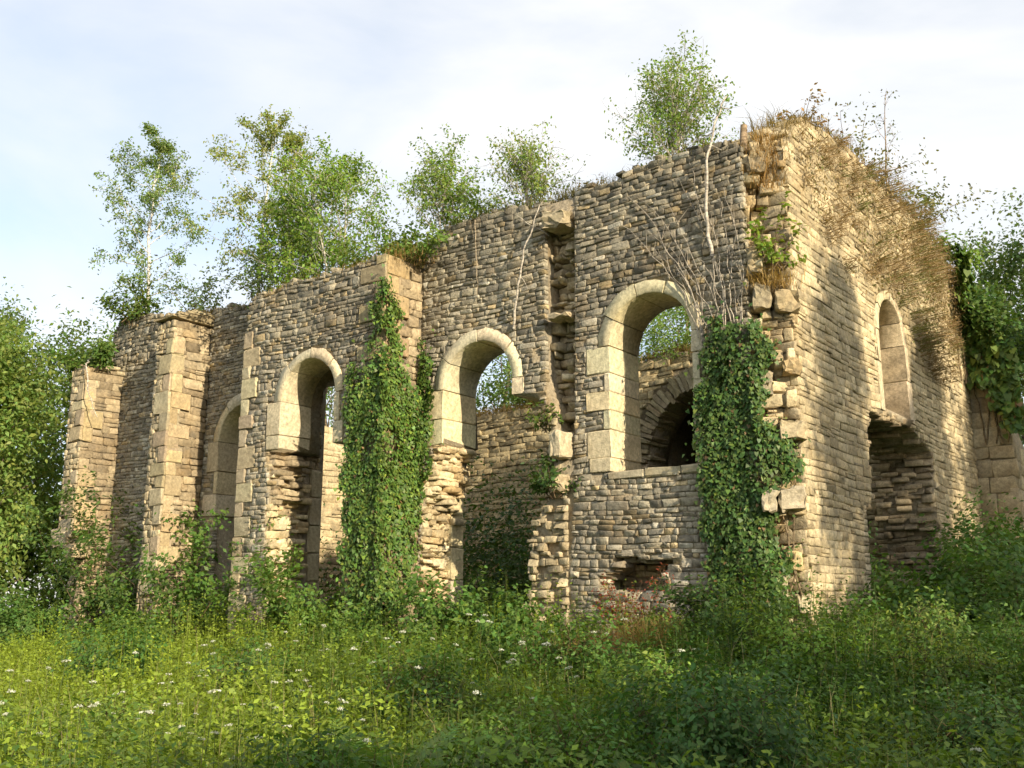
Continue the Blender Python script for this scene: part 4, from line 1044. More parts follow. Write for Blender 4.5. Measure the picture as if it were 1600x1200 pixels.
for k in range(16):
    f = (k + gv.uniform(-0.3, 0.3)) / 15.0; u0 = 0.75 + 0.8 * f; z0 = gv.uniform(5.9, 6.5); zt = gv.uniform(7.6, 9.4); ut = u0 + 0.1 + 1.2 * f * gv.uniform(0.7, 1.2)
    n = 13; tt = np.linspace(0, 1, n)
    uu = u0 + (ut - u0) * tt ** 1.8 + np.cumsum(gv.normal(0, 0.036, n)); zz = z0 + (zt - z0) * tt
    P = np.array([FW(a, b, 0.05 + abs(gv.normal(0, 0.008))) for a, b in zip(uu, zz)]) - vb
    mb = MB(); mb.tube(P, np.linspace(0.012, 0.004, n), 5, np.array((0.46, 0.40, 0.32)) * gv.uniform(0.7, 1.1))
    for q in range(3):
        i_ = gv.integers(3, n - 2); du, dz = gv.normal(0, 0.12), gv.uniform(0.15, 0.45)
        Q = np.array([FW(uu[i_] + du * v, zz[i_] + dz * v, 0.05) for v in (0, 0.4, 0.7, 1)]) - vb
        mb.tube(Q, [0.006, 0.005, 0.004, 0.002], 4, (0.42, 0.36, 0.28))
    mb.build('stem', M_WOOD, vine, True)
mb = MB(); mb.tube(np.array([(0, 0, -0.15), (0.01, 0, 0.2), (0.03, 0.01, 0.45)]), [0.08, 0.07, 0.06], 7, (0.30, 0.22, 0.14))
st = mb.build('tree_stump', M_WOOD, None, True); st.location = W(0.75, 0.35, 9.55); tag(st, 'short grey stump standing on the wall top at the torn corner', 'stump')

# ---- grass
def blades(mb, P, h, w, lean, col, g, curve=0.5):
    n = len(P); az = g.uniform(0, 2 * PI, n); dx, dy = np.cos(az), np.sin(az)
    s = np.stack([-dy, dx, np.zeros(n)], 1); f = np.stack([dx, dy, np.zeros(n)], 1); up = np.array([0, 0, 1.0])
    b = P; m = P + f * (h * lean * 0.35)[:, None] + up * (h * 0.6)[:, None]; t = P + f * (h * lean)[:, None] + up * (h * (1 - 0.25 * lean))[:, None]
    V = np.stack([b - s * w[:, None], b + s * w[:, None], m + s * w[:, None] * 0.8, m - s * w[:, None] * 0.8, t], 1).reshape(-1, 3)
    i = np.arange(n)[:, None] * 5
    mb.add(V, i + np.array([[0, 1, 2, 3]]), col)
    k = np.arange(n)[:, None] * 5 + np.array([[3, 2, 4]])
    mb.v.append(np.zeros((0, 3))); mb.f.setdefault(3, []).append(k + mb.n - n * 5); mb.t.setdefault(3, []).append(np.broadcast_to(np.asarray(col, float), (n, 3)).copy() if np.ndim(col) == 2 else np.tile(col, (n, 1)))

def outside_ruin(x, y):
    dx, dy = x - K0[0], y - K0[1]; u = dx * Ld[0] + dy * Ld[1]; w = dx * Rd[0] + dy * Rd[1]
    return ~((u > -0.05) & (w > -0.05) & (w < 11.6) & (u < 20.2)) & ~((u > 8) & (u < 12.6) & (w > -1.15) & (w < 0)), u, w

def meadow(n, xr, yr, g):
    y = yr[0] + (yr[1] - yr[0]) * g.random(n) ** 1.25; x = g.uniform(-1, 1, n) * (y * 0.56 + 1.5)
    ok, u, w = outside_ruin(x, y)
    return x[ok], y[ok]
g = np.random.default_rng(5)
mb = MB()
x, y = meadow(100000, None, (3.6, 24), g); n = len(x)
tall = 0.55 + 0.3 * nse(x * 0.8, y * 0.8, 2)
h = g.uniform(0.15, 0.62, n) * (0.4 + 0.75 * tall + 0.25 * nse(x * 2.7, y * 2.7, 6))
yl_lit = np.clip(0.5 + 0.5 * nse(x * 0.5, y * 0.5, 7) - 0.08 * x, 0, 1)  # besides random patches, greens darken to the right: tree shade painted in
c = mixc((0.075, 0.155, 0.018), (0.32, 0.40, 0.042), yl_lit) * g.uniform(0.55, 1.4, (n, 1))
lush = np.clip(0.35 + 0.16 * x + 0.5 * nse(x * 0.8, y * 0.8, 12), 0, 0.85); h = np.where(g.random(n) < lush, h * 0.45, h)
straw = g.random(n) < 0.03; c[straw] = np.array([0.30, 0.24, 0.11]) * g.uniform(0.7, 1.2, (straw.sum(), 1))
blades(mb, np.stack([x, y, ground_h(x, y) - 0.02], 1), h, g.uniform(0.003, 0.008, n), g.uniform(0.15, 1.3, n), c, g)
x, y = meadow(1500, None, (4.5, 20), g); n = len(x)
blades(mb, np.stack([x, y, ground_h(x, y) - 0.02], 1), g.uniform(0.6, 1.05, n), np.full(n, 0.0035), g.uniform(0.1, 0.6, n), np.array([[0.34, 0.29, 0.14]]) * g.uniform(0.5, 1.2, (n, 1)), g)
o = mb.build('meadow_grass', M_GRASS); tag(o, 'tall green meadow grass in front of the ruin', 'grass', kind='stuff')
mb = MB()
x, y = meadow(100000, None, (3.8, 24), g); n = len(x)
zz = g.random(n) ** 0.6 * 0.62 * (0.7 + 0.5 * nse(x * 1.1, y * 1.1, 3) + 0.3 * nse(x * 3, y * 3, 1))
yl_lit = np.clip(0.45 + 0.5 * nse(x * 0.6, y * 0.6, 5) - 0.08 * x, 0, 1)  # herb colour carries the same painted shade, dimmer on the right
c = mixc((0.055, 0.125, 0.018), (0.27, 0.36, 0.04), yl_lit) * g.uniform(0.5, 1.4, (n, 1))
leaves(mb, np.stack([x, y, ground_h(x, y) + np.maximum(zz, 0.03)], 1), np.array([0, -0.25, 1.0]) + g.normal(0, 0.5, (n, 3)), g.uniform(0.035, 0.11, n), DIAMOND, c, None, g)
o = mb.build('ground_herbs', M_LEAF); tag(o, 'low broad leaved weeds mixed through the grass', 'weeds', kind='stuff')

# tall weeds: upright stems with paired leaves, in patches
mb = MB(); x, y = meadow(23000, None, (4.2, 23), g)
dens = nse(x * 0.9, y * 0.9, 11) * 0.6 + 0.4 * nse(x * 2.1, y * 2.1, 4) + 0.02 * y + 0.035 * x
dens0 = dens; kp = g.random(len(x)) < np.clip(0.34 + 1.3 * dens, 0.05, 0.98); x, y, dens = x[kp], y[kp], dens[kp]; n = len(x)
_ok, u_, w_ = outside_ruin(x, y); near_ = sstep(w_ + 1.15 * ((u_ > 7.5) & (u_ < 16.5)), -3.6, -0.6) * (w_ < 1)
hh = g.uniform(0.3, 0.95, n) * np.maximum(0.35, 0.62 + 0.35 * dens + 0.45 * nse(x * 0.9, y * 0.9, 9) + 0.3 * nse(x * 2.4, y * 2.4, 2) + 0.01 * y + 0.35 * near_); base_ = np.stack([x, y, ground_h(x, y)], 1)
yl_lit = np.clip(0.34 + 0.5 * nse(x * 0.6, y * 0.6, 5) - 0.085 * x + g.normal(0, 0.2, n), 0, 1); pc_ = mixc((0.06, 0.13, 0.02), (0.31, 0.39, 0.046), yl_lit)  # weed colour also dims rightwards, tree shade put into the tint
ln = g.normal(0, 0.18, (n, 3)) * [1, 1, 0]
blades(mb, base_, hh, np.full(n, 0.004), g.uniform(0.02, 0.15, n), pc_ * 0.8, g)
for q in range(13):
    f = 0.2 + 0.8 * q / 12; az = g.uniform(0, 2 * PI, n)
    T = np.stack([np.cos(az), np.sin(az), np.full(n, -0.1)], 1)
    P = base_ + ln * (hh * f)[:, None] + np.array([0, 0, 1.0]) * (hh * f)[:, None]
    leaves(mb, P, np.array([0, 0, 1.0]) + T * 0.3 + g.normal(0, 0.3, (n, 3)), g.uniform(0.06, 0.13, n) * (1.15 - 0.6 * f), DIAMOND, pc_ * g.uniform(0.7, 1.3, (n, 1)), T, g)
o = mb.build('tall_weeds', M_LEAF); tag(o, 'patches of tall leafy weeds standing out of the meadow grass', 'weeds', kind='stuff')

# ---- dry grass on the wall tops and dry creeper over the end wall
mb = MB(); g = np.random.default_rng(15)
def topgrass(u, w, z, n, hh=0.3, col=(0.34, 0.23, 0.09), sp=0.12):
    P = np.tile(W(u, w, z), (n, 1)) + g.normal(0, sp, (n, 3)) * [1, 1, 0.25]
    cc = np.tile(col, (n, 1)) * g.uniform(0.6, 1.3, (n, 1))
    blades(mb, P, g.uniform(0.3, 1, n) * hh, g.uniform(0.003, 0.007, n), g.uniform(0.2, 1.6, n), cc, g)
for u in np.arange(0.7, 20, 0.16):
    zt = np.interp(u, [0.7, 1.6, 4.1, 6.1, 7.3, 8.0, 8.01, 12.5, 12.51, 15.4, 20], [9.4, 9.6, 9.5, 9.55, 9.5, 9.15, 8.72, 8.65, 8.8, 9.15, 9.6]) - 0.05
    w_ = -1.0 if 8 < u < 12.5 else 0.1
    dens = 0.5 + 0.5 * nse(u * 2.0, 0.3, 2)
    topgrass(u, w_ + 0.15, zt + 0.02, int(30 + 90 * dens), 0.18 + 0.2 * dens, (0.30, 0.22, 0.09) if (u < 1.5 or u > 7.5) else (0.20, 0.18, 0.08))
    topgrass(u, w_ + 0.7, zt + 0.05, 40, 0.3, (0.24, 0.21, 0.08))
for w in np.arange(0.3, 11.2, 0.14):
    zt = np.interp(w, [p[0] for p in end_out[2:13]], [p[1] for p in end_out[2:13]]) - 0.04
    dn = np.clip(0.45 + 0.6 * nse(w * 2.3, 0.2, 5), 0.05, 1)
    topgrass(0.15 + 0.2 * (dn - 0.5), w, zt, int(110 * dn), 0.2 + 0.3 * dn, (0.28, 0.21, 0.10), 0.08); topgrass(0.7, w, zt + 0.05, int(70 * dn), 0.5, (0.30, 0.23, 0.09))
for u in np.arange(1.0, 16, 0.2): topgrass(u, 10.55, float(np.interp(u, [p[0] for p in fo_out[1:-1]], [p[1] for p in fo_out[1:-1]])), 90, 0.4, (0.34, 0.24, 0.10), 0.15)
for k in range(7): topgrass(0.3, 0.25, 8.6 + 0.15 * k, 90, 0.3, (0.36, 0.22, 0.08), 0.16)
topgrass(0.25, 0.1, 6.85, 260, 0.4, (0.40, 0.27, 0.10), 0.18); topgrass(8.0, -0.6, 8.8, 200, 0.35, (0.34, 0.22, 0.09), 0.3)
o = mb.build('dry_grass', M_DRY); tag(o, 'straw coloured dry grass along the wall tops', 'dry grass', kind='stuff')

def dry_creeper():
    g = np.random.default_rng(33); root = empty('dry_creeper', W(0, 5.0, 6.4)); b = W(0, 5.0, 6.4)
    tag(root, 'brown withered creeper mat hanging over the upper end wall', 'creeper')
    poly = [(0.6, 9.7), (1.2, 8.6), (2.2, 7.9), (3.2, 7.6), (4.2, 7.9), (5.4, 8.0), (6.4, 7.9), (7.2, 7.2), (8.6, 6.6), (9.8, 6.9), (10.9, 8.2), (11.4, 9.2), (9.8, 10.5), (6.0, 10.75), (2.5, 10.45)]
    n = 13000; s = g.uniform(0.5, 11.5, n); z = g.uniform(6.4, 10.8, n)
    thr = 0.35 + 0.55 * nse(s * 1.1, z * 1.1, 8) + 0.35 * np.exp(-((s - 7.6) / 2.6) ** 2)
    m = in_poly(poly, s + g.normal(0, 0.15, n), z + g.normal(0, 0.15, n)) & (g.random(n) < np.clip(thr, 0.05, 1)); s, z = s[m], z[m]; n = len(s)
    P = WA(FR.P(s, z, 0.03 + g.random(n) ** 1.5 * (0.14 + 0.28 * np.exp(-((s - 7.2) / 2.2) ** 2)))) - b
    mb = MB(); cc = mixc((0.16, 0.12, 0.06), (0.32, 0.24, 0.125), g.random(n)) * g.uniform(0.7, 1.2, (n, 1))
    gr = g.random(n) < 0.10 + 0.2 * np.exp(-((s - 7.4) / 1.2) ** 2 - ((z - 8.2) / 0.9) ** 2); cc[gr] = np.array([0.14, 0.15, 0.045]) * g.uniform(0.7, 1.2, (gr.sum(), 1))
    leaves(mb, P, (-Ld)[None] + g.normal(0, 0.5, (n, 3)), g.uniform(0.04, 0.10, n), DIAMOND, cc, np.array([0, 0, -1.0]) + g.normal(0, 0.5, (n, 3)), g)
    o = mb.build('dead_leaves', M_DRY, root); o['kind'] = 'stuff'
    mb = MB()
    for k in range(420):
        s = g.uniform(0.6, 11.2); z = g.uniform(6.7, 10.7)
        thick = np.exp(-((s - 7.2) / 2.4) ** 2)
        if not in_poly(poly, np.array([s]), np.array([z]))[0] or g.random() > 0.5 + 0.2 * thick + 0.6 * nse(s * 1.6, z * 1.6, 3) + 0.25 * (z > 9.6): continue
        m = 17; L_ = g.uniform(0.15, 0.7, m) * (0.7 + 0.5 * thick); az = g.uniform(-1.5, 1.5, m); out_ = g.uniform(0.04, 0.42, m) * (0.55 + 0.8 * thick)
        p0 = FR.P(s + g.normal(0, 0.07, m), z + g.normal(0, 0.07, m), np.full(m, 0.02))
        a_, n_, up = FR.a, FR.n, np.array([0, 0, 1.0])
        p1 = p0 + (L_ * 0.5 * np.sin(az))[:, None] * a_ + out_[:, None] * n_ + (L_ * 0.12)[:, None] * up
        p2 = p0 + (L_ * np.sin(az))[:, None] * a_ + (out_ * 1.1)[:, None] * n_ - (L_ * g.uniform(-0.5, 1.0, m))[:, None] * up
        sd = np.cross(p1 - p0, n_ + g.normal(0, 0.3, (m, 3))); sd = unit(sd) * g.uniform(0.003, 0.007, m)[:, None]
        V = np.stack([p0 - sd, p0 + sd, p1 + sd, p1 - sd, p2], 1).reshape(-1, 3)
        greenish = g.random() < 0.22 + 0.4 * np.exp(-((s - 7.2) / 1.6) ** 2 - ((z - 8.4) / 0.9) ** 2)
        cc = (np.array([0.16, 0.165, 0.06]) if greenish else np.array([0.27, 0.19, 0.10])) * g.uniform(0.55, 1.15, (m, 1))
        ii = np.arange(m)[:, None] * 5
        mb.add(WA(V) - b, ii + np.array([[0, 1, 2, 3]]), cc)
        mb.f.setdefault(3, []).append(ii + np.array([[3, 2, 4]]) + mb.n - m * 5); mb.t.setdefault(3, []).append(cc)
    o = mb.build('dead_stems', M_DRY, root); o['kind'] = 'stuff'
dry_creeper()

# ---- shrubs and herbs at the foot of the walls and in the meadow
SH = [
 ('shrub', 'leafy elder bush growing out of the broken opening left of the ivy pier', by_wall(10.0, -1.3), 2.0, 0.85, 3200, 0.15, (0.085, 0.135, 0.025), 41, 60),
 ('shrub', 'green bush between the intact buttress and the projecting bay', by_wall(14.0, -1.2), 3.5, 1.2, 4200, 0.16, (0.07, 0.115, 0.022), 42, 40),
 ('shrub', 'bush climbing between the farthest and the intact buttress', by_wall(17.7, -0.9), 3.9, 1.25, 4200, 0.16, (0.065, 0.10, 0.022), 43, 0),
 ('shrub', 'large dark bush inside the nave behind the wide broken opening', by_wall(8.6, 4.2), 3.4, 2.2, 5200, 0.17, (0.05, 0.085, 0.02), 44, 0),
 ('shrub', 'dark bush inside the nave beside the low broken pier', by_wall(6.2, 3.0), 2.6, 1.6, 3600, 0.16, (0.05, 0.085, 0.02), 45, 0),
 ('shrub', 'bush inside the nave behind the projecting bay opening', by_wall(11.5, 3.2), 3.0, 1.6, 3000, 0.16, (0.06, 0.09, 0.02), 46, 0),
 ('shrub', 'leafy bush in front of the wide broken opening', by_wall(6.4, -1.0), 1.25, 1.1, 3200, 0.13, (0.075, 0.125, 0.025), 47, 60),
 ('shrub', 'green sapling bush at the foot of the low broken pier', by_wall(4.6, -1.3), 1.15, 0.65, 2200, 0.13, (0.07, 0.12, 0.025), 48, 60),
 ('shrub', 'small red leaved bush below the gap in the near wall', by_wall(2.6, -0.7), 1.35, 0.5, 1300, 0.07, (0.22, 0.055, 0.03), 49, 0),
 ('shrub', 'green weeds at the foot of the near wall beside the red bush', by_wall(2.0, -0.9), 1.0, 0.7, 1600, 0.10, (0.10, 0.14, 0.03), 50, 0),
 ('shrub', 'dark bramble at the foot of the torn corner', by_wall(0.9, -0.9), 1.35, 0.85, 2800, 0.11, (0.045, 0.08, 0.02), 51, 40),
 ('shrub', 'bramble spreading right of the torn corner foot', by_wall(-0.6, 0.6), 0.85, 0.8, 2000, 0.11, (0.06, 0.11, 0.022), 52, 40),
 ('shrub', 'nettle bank below the doorway left side', by_wall(-1.1, 2.6), 1.15, 1.1, 3000, 0.13, (0.065, 0.115, 0.022), 53, 50),
 ('shrub', 'nettle bank in front of the doorway', by_wall(-1.2, 5.0), 1.5, 1.4, 3600, 0.14, (0.06, 0.105, 0.022), 54, 50),
 ('shrub', 'tall nettle bank right of the doorway', by_wall(-1.4, 7.6), 1.8, 1.6, 4000, 0.15, (0.055, 0.10, 0.022), 55, 0),
 ('shrub', 'bushy growth at the foot of the far end buttress', by_wall(-2.0, 10.3), 2.1, 1.7, 4000, 0.16, (0.055, 0.10, 0.022), 56, 0),
 ('shrub', 'dark bush inside the doorway', by_wall(1.3, 5.2), 1.6, 1.2, 2200, 0.15, (0.05, 0.09, 0.02), 57, 0),
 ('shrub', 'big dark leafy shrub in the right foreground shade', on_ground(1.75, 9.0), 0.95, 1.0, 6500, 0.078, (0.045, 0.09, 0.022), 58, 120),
 ('shrub', 'leafy weed clump left of the dark foreground shrub', on_ground(0.5, 8.2), 0.6, 0.8, 3600, 0.068, (0.07, 0.125, 0.025), 59, 60),
 ('shrub', 'weed clump at the bottom edge left of the fern', on_ground(-1.4, 7.4), 0.6, 0.7, 3200, 0.066, (0.07, 0.125, 0.022), 60, 60),
 ('shrub', 'raspberry bush at the far left below the trees', by_wall(20.6, -3.2), 1.7, 1.3, 3000, 0.15, (0.085, 0.135, 0.03), 61, 0),
 ('shrub', 'pale green bush left of the intact buttress foot', by_wall(17.9, -3.0), 1.1, 1.3, 3400, 0.14, (0.08, 0.13, 0.028), 62, 0),
 ('shrub', 'low bush at the foot of the intact buttress', by_wall(14.2, -2.6), 0.75, 0.9, 2600, 0.13, (0.085, 0.135, 0.028), 63, 0),
 ('shrub', 'low weeds at the foot of the ivy pier', by_wall(8.0, -2.0), 0.6, 0.8, 2000, 0.11, (0.09, 0.14, 0.028), 64, 0),
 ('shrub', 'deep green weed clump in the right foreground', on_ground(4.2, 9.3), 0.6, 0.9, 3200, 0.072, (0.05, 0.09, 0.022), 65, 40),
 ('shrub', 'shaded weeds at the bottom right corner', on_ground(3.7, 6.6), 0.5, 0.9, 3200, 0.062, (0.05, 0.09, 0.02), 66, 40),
 ('shrub', 'bush on the bank at the right edge of the picture', on_ground(8.3, 16.6), 1.4, 1.2, 2800, 0.13, (0.065, 0.11, 0.022), 67, 0),
 ('shrub', 'green bushes on the opposite wall top seen through the whole window', W(7.4, 10.9, 8.6), 1.9, 1.8, 5200, 0.12, (0.11, 0.16, 0.035), 68, 0),
 ('shrub', 'thicket on the opposite wall top behind the second window right side', W(11.0, 11.0, 8.1), 2.0, 1.5, 3200, 0.13, (0.09, 0.13, 0.03), 81, 0),
 ('weed_clump', 'dark green weed clump in the meadow below the intact buttress', on_ground(-6.4, 17.5), 0.9, 1.0, 2200, 0.10, (0.065, 0.115, 0.024), 101, 0),
 ('weed_clump', 'weed clump in the meadow below the projecting bay', on_ground(-3.9, 16.0), 0.75, 0.9, 2000, 0.095, (0.07, 0.12, 0.025), 102, 0),
 ('weed_clump', 'yellowish weed clump in the left meadow among white flowers', on_ground(-4.6, 12.2), 0.6, 0.8, 1800, 0.08, (0.15, 0.20, 0.035), 103, 0),
 ('weed_clump', 'dark weed patch in the middle of the meadow', on_ground(-1.2, 12.4), 0.7, 1.1, 2600, 0.085, (0.06, 0.11, 0.024), 104, 0),
 ('weed_clump', 'leafy weed clump below the wide broken opening', on_ground(0.8, 14.6), 0.85, 1.0, 2400, 0.095, (0.075, 0.13, 0.026), 105, 0),
 ('weed_clump', 'bright leafy clump in front of the straw tussock', on_ground(1.6, 12.2), 0.65, 0.8, 2200, 0.08, (0.12, 0.175, 0.032), 106, 0),
 ('weed_clump', 'bright green clump before the foot of the torn corner', on_ground(3.6, 13.4), 0.7, 0.8, 2200, 0.085, (0.16, 0.23, 0.038), 107, 0),
 ('weed_clump', 'willowherb clump in front of the nettle bank', on_ground(6.0, 14.6), 0.95, 0.8, 2000, 0.085, (0.12, 0.165, 0.035), 108, 0),
 ('weed_clump', 'low leafy clump in the sunny strip at the right', on_ground(5.0, 12.0), 0.5, 0.9, 2200, 0.075, (0.15, 0.19, 0.035), 109, 0),
 ('weed_clump', 'weed clump at the right edge below the bank', on_ground(7.0, 13.0), 0.7, 1.0, 2200, 0.085, (0.085, 0.135, 0.028), 110, 0),
 ('weed_clump', 'grey green weed clump at the bottom left', on_ground(-3.0, 7.6), 0.5, 0.7, 2200, 0.066, (0.13, 0.185, 0.04), 111, 0),
 ('weed_clump', 'leafy weed clump at the left edge of the meadow', on_ground(-5.0, 10.2), 0.6, 0.8, 2000, 0.075, (0.13, 0.18, 0.035), 112, 0),
 ('weed_clump', 'weed clump beside the bright centre fern', on_ground(-0.2, 9.6), 0.6, 0.7, 2400, 0.072, (0.09, 0.145, 0.028), 113, 0),
 ('shrub', 'undergrowth in the shade below the left hand trees', on_ground(-16.5, 29.5), 2.0, 2.2, 3800, 0.2, (0.06, 0.10, 0.025), 82, 0),
 ('shrub', 'dark thicket at the far left edge under the trees', on_ground(-19.5, 32.5), 2.8, 2.6, 3800, 0.22, (0.05, 0.085, 0.022), 83, 0),
 ('shrub', 'dark thicket behind the farthest buttress foot', on_ground(-14.5, 34.0), 3.0, 2.6, 3800, 0.22, (0.05, 0.085, 0.022), 84, 0),
 ('shrub', 'creeper bush against the cross wall behind the projecting bay opening', by_wall(18.5, 5.0), 3.2, 2.0, 3600, 0.16, (0.08, 0.12, 0.028), 85, 0),
 ('shrub', 'creeper on the opposite wall top behind the second window', W(13.4, 10.8, 7.8), 2.2, 1.6, 3400, 0.13, (0.09, 0.13, 0.03), 69, 0),
]
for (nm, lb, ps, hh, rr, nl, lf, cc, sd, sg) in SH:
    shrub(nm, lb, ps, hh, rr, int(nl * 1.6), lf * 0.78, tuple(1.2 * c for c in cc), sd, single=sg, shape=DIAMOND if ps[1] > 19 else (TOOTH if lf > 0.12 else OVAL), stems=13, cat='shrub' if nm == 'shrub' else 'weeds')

# dry straw tussock by the near wall
def tussock(label, base, n, h, col, seed):
    g = np.random.default_rng(seed); mb = MB(); P = g.normal(0, 0.22, (n, 3)) * [1, 1, 0] + [0, 0, -0.03]
    blades(mb, P, g.uniform(0.4, 1, n) * h, g.uniform(0.003, 0.007, n), g.uniform(0.1, 0.9, n), np.tile(col, (n, 1)) * g.uniform(0.6, 1.3, (n, 1)), g)
    o = mb.build('grass_tussock', M_DRY); o.location = base; tag(o, label, 'grass'); return o
tussock('straw coloured tussock right of the red leaved bush', by_wall(1.9, -1.5), 900, 1.0, (0.36, 0.25, 0.10), 3)
tussock('reddish dry tussock in front of the near wall', by_wall(2.4, -2.2), 700, 0.8, (0.32, 0.17, 0.08), 4)

# ferns
def fern(label, base, size, seed, nf=8, col=(0.10, 0.16, 0.03)):
    g = np.random.default_rng(seed); root = empty('fern', base); tag(root, label, 'fern')
    for k in range(nf):
        az = k * 2 * PI / nf + g.uniform(-0.3, 0.3); e = g.uniform(0.9, 1.3)
        P = branch((0, 0, -0.03), (math.cos(az) * math.cos(e), math.sin(az) * math.cos(e), math.sin(e)), size * g.uniform(0.8, 1.1), 10, -0.75, 0.02, g)
        mb = MB(); mb.tube(P, np.linspace(0.006, 0.002, 11), 4, col)
        tt = np.linspace(0.15, 0.99, 24)
        Q = np.stack([np.interp(tt * 10, np.arange(11), P[:, i]) for i in range(3)], 1); D = unit(np.gradient(Q, axis=0))
        Sd = unit(np.cross(D, [0, 0, 1.0])); Nn = np.cross(Sd, D)
        ln = size * 0.26 * np.sin(np.clip(tt * 2.6 + 0.35, 0, PI)) + 0.012
        for s_ in (-1, 1):
            leaves(mb, Q, Nn, ln, np.array([(0, 0.06), (0.5, 0.09), (1, 0), (0.5, -0.09), (0, -0.06)]), leaf_cols(24, col, 0.12, 0, g), Sd * s_ + D * 0.35, g, 0.05)
        mb.build('frond', M_LEAF, root)
fern('bright green fern in the centre foreground', on_ground(-0.95, 8.4), 0.95, 1)
fern('fern left of the bright centre foreground fern', on_ground(-1.7, 9.2), 0.75, 2, 7)
fern('upright fern at the foot of the sunlit end wall corner', on_ground(5.0, 14.6), 0.8, 3, 7)

# white umbel flowers
def umbel_proto(seed, h):
    g = np.random.default_rng(seed); st_ = MB(); P = branch((0, 0, -0.03), (0.05, 0, 1), h, 6, 0.0, 0.05, g); st_.tube(P, np.linspace(0.004, 0.003, 7), 4, (0.12, 0.17, 0.05))
    fl = MB(); top = P[-1]; n = 46; a = g.uniform(0, 2 * PI, n); q = np.sqrt(g.random(n)) * 0.042; ub = g.integers(0, 9, n); a = a * 0.12 + ub * 0.7; q = np.where(ub == 0, q * 0.3, 0.016 + q * 0.75)
    Q = top + np.stack([q * np.cos(a), q * np.sin(a), 0.035 - 6.0 * q * q + g.normal(0, 0.006, n)], 1)
    leaves(fl, Q, np.array([0, 0, 1.0]) + g.normal(0, 0.7, (n, 3)), g.uniform(0.01, 0.019, n), np.array([(-0.5, 0), (-0.2, 0.5), (0.4, 0.45), (0.6, 0), (0.3, -0.5), (-0.3, -0.45)]), np.array([[0.66, 0.68, 0.58]]) * g.uniform(0.6, 1.1, (n, 1)), None, g)
    for k in range(7):
        j = k * n // 7; st_.tube(np.array([top, (top + Q[j]) / 2 + [0, 0, -0.004], Q[j]]), 0.0016, 3, (0.16, 0.2, 0.07))
    return st_.mesh('stem', M_LEAF), fl.mesh('flower_head', M_PETAL)
protos = [umbel_proto(k, h) for k, h in enumerate((0.78, 0.88, 0.95, 0.82))]
g = np.random.default_rng(91)
spots = []
for cx, cy, sx, sy, n in ((-3.6, 10.8, 1.6, 1.6, 34), (-5.6, 12.5, 1.2, 1.6, 22), (-2.6, 15.5, 1.3, 1.2, 22), (-0.6, 13.8, 1.0, 1.2, 22), (-2.2, 9.2, 0.9, 0.9, 14), (0.6, 12.5, 1.0, 0.8, 8), (2.9, 6.6, 0.6, 0.4, 3)):
    for _ in range(n):
        k = g.integers(0, 4)
        spots.append((cx + g.normal(0, sx), cy + g.normal(0, sy), k))
for x, y, k in spots:
    if y < 5.2 or not outside_ruin(np.array([x]), np.array([y]))[0][0]: continue
    root = empty('wild_carrot', on_ground(x, y), g.uniform(0, 6.28)); s_ = g.uniform(0.6, 1.1); root.scale = (s_ * g.uniform(0.7, 1.15), s_ * g.uniform(0.7, 1.15), s_); root.rotation_euler.x = g.normal(0, 0.15)
    tag(root, 'white umbel flower on a thin stem standing in the meadow grass', 'flower', 'white umbel flowers in the meadow')
    obj('stem', protos[k][0], root); obj('flower_head', protos[k][1], root)

# ---- trees behind and beside the ruin
BT = [
 ('broad leafy tree behind the farthest buttress', (-14.9, 35.0), 9.2, 3.6, 21, (0.14, 0.185, 0.045)),
 ('rounded leafy tree at the left edge behind the sapling trunk', (-18.6, 35.5), 9.6, 3.9, 22, (0.14, 0.185, 0.045)),
 ('lower bright green tree left of the farthest buttress', (-15.3, 30.5), 7.6, 2.7, 23, (0.165, 0.215, 0.05)),
 ('bright green tree at the left edge of the picture', (-18.0, 31.0), 7.2, 2.9, 24, (0.165, 0.215, 0.05)),
 ('dark tree filling the gap beyond the left end of the ruin', (-21.0, 39.0), 11.5, 4.2, 25, (0.10, 0.14, 0.04)),
 ('dark tree deep behind the farthest buttress', (-14.0, 42.0), 10.0, 3.6, 26, (0.09, 0.13, 0.035)),
]
for lb, (x, y), hh, sp, sd, cc in BT:
    tree('tree', lb, on_ground(x, y), hh, sp, 36, 18000, 0.185, cc, (0.20, 0.15, 0.10), 0.17, 0.10, 0.5, 0.2, 0.30, seed=sd, twigs=7, clump=1.5, group='trees left of the ruin',
         profile=lambda t: 0.45 + 0.6 * math.sin(PI * min(1, 0.25 + 0.75 * t)) ** 0.7)
for lb, (x, y), hh, sp, sd, cc in (
 ('tall dark tree whose branch tips reach in at the right edge', (18.2, 27.0), 13.2, 4.0, 27, (0.08, 0.115, 0.035)),
 ('greyish tree beyond the right end of the end wall', (19.5, 36.0), 12.6, 4.2, 28, (0.11, 0.14, 0.06)),
 ('green tree behind the ivy at the far end of the end wall', (16.5, 31.5), 9.6, 3.4, 29, (0.11, 0.155, 0.045))):
    tree('tree', lb, on_ground(x, y), hh, sp, 32, 14000, 0.18, cc, (0.2, 0.15, 0.1), 0.17, 0.2, 0.5, 0.2, 0.3, seed=sd, twigs=7, clump=1.5, group='trees right of the ruin',
         profile=lambda t: 0.45 + 0.6 * math.sin(PI * min(1, 0.25 + 0.75 * t)) ** 0.7)
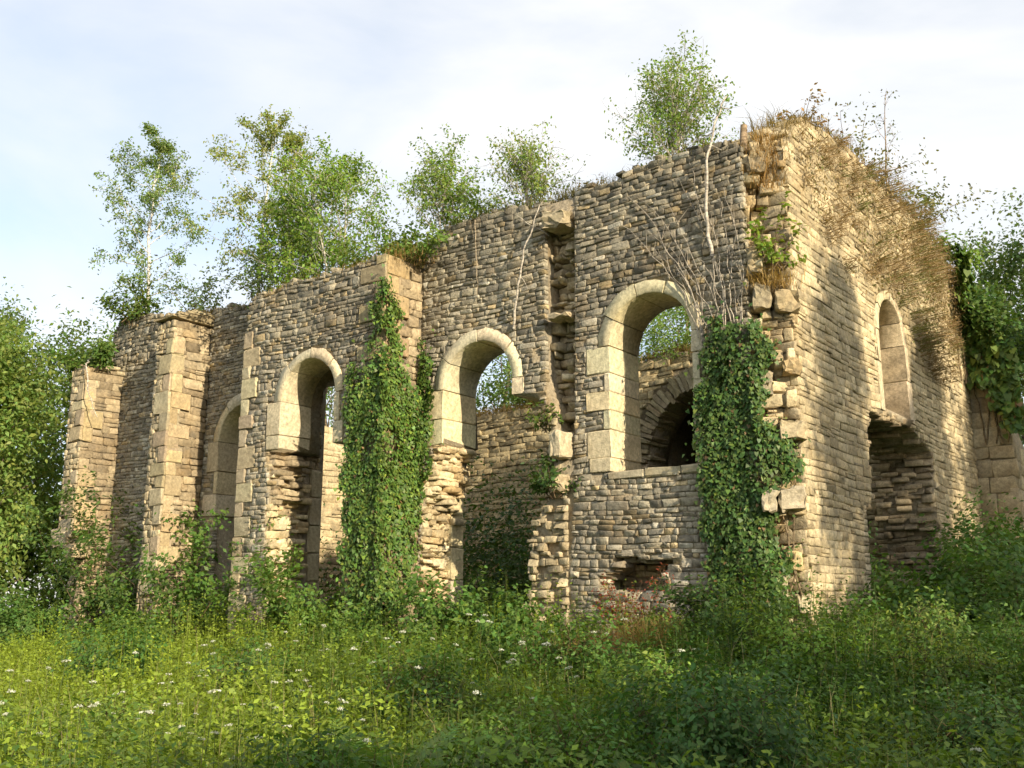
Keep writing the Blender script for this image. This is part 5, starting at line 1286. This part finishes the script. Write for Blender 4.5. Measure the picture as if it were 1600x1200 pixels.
for lb, (u_, w_), hh, sp, sd, cc in (
 ('leafy tree behind the ruin filling the second window', (16.4, 12.9), 12.0, 3.2, 91, (0.11, 0.155, 0.04)),
 ('leafy tree beyond the cross wall filling the projecting bay window', (23.4, 11.4), 11.6, 3.2, 92, (0.10, 0.145, 0.04)),
 ('leafy tree behind the ruin glimpsed through the whole window', (11.0, 15.8), 13.0, 3.2, 93, (0.11, 0.155, 0.04))):
    tree('tree', lb, by_wall(u_, w_), hh, sp, 30, 9000, 0.17, cc, (0.2, 0.15, 0.1), 0.15, 0.2, 0.5, 0.2, 0.28, seed=sd, twigs=6, clump=1.3, group='trees behind the ruin',
         profile=lambda t: 0.5 + 0.55 * math.sin(PI * min(1, 0.25 + 0.75 * t)) ** 0.7)
# woodland edge to the right, throwing the shade; left-hand trees added to block sky light
SHD = [((14.0, -10.5), 10.0, 3.8, 71, 0.08), ((10.5, -10.0), 8.0, 3.4, 72, 0.08), ((20.0, -2.0), 15.6, 3.0, 74, 0.5), ((22.6, 1.2), 16.2, 3.0, 75, 0.5), ((25.0, 4.6), 16.2, 3.2, 77, 0.5), ((18.5, -9.5), 10.4, 3.8, 76, 0.1),
       ((-11.0, -3.0), 10.0, 3.6, 78, 0.1), ((-15.0, 4.0), 10.5, 3.6, 79, 0.1), ((-6.5, -9.0), 10.5, 3.6, 80, 0.1)]
for k, ((x, y), hh, sp, sd, s0_) in enumerate(SHD):
    tree('tree', ['woodland tree to the right behind the photographer', 'low woodland tree close behind the photographer', 'nearest of the tall trees right of the view shading the end wall', 'middle of the tall trees right of the view shading the end wall', 'farthest of the tall trees right of the view shading the end wall', 'woodland tree well behind the photographer to the right', 'added unseen tree behind the photographer on the left, blocking sky light', 'added unseen tree beyond the left edge of the view, blocking sky light', 'added unseen tree far behind the photographer on the left, blocking sky light'][k], on_ground(x, y), hh, sp, 26, 11000 if s0_ < 0.4 else 8500, 0.27, (0.07, 0.11, 0.03), (0.2, 0.15, 0.1), 0.16, s0_, 0.5, 0.2, 0.3, seed=sd, twigs=6, clump=1.6,
         group='woodland trees out of view')
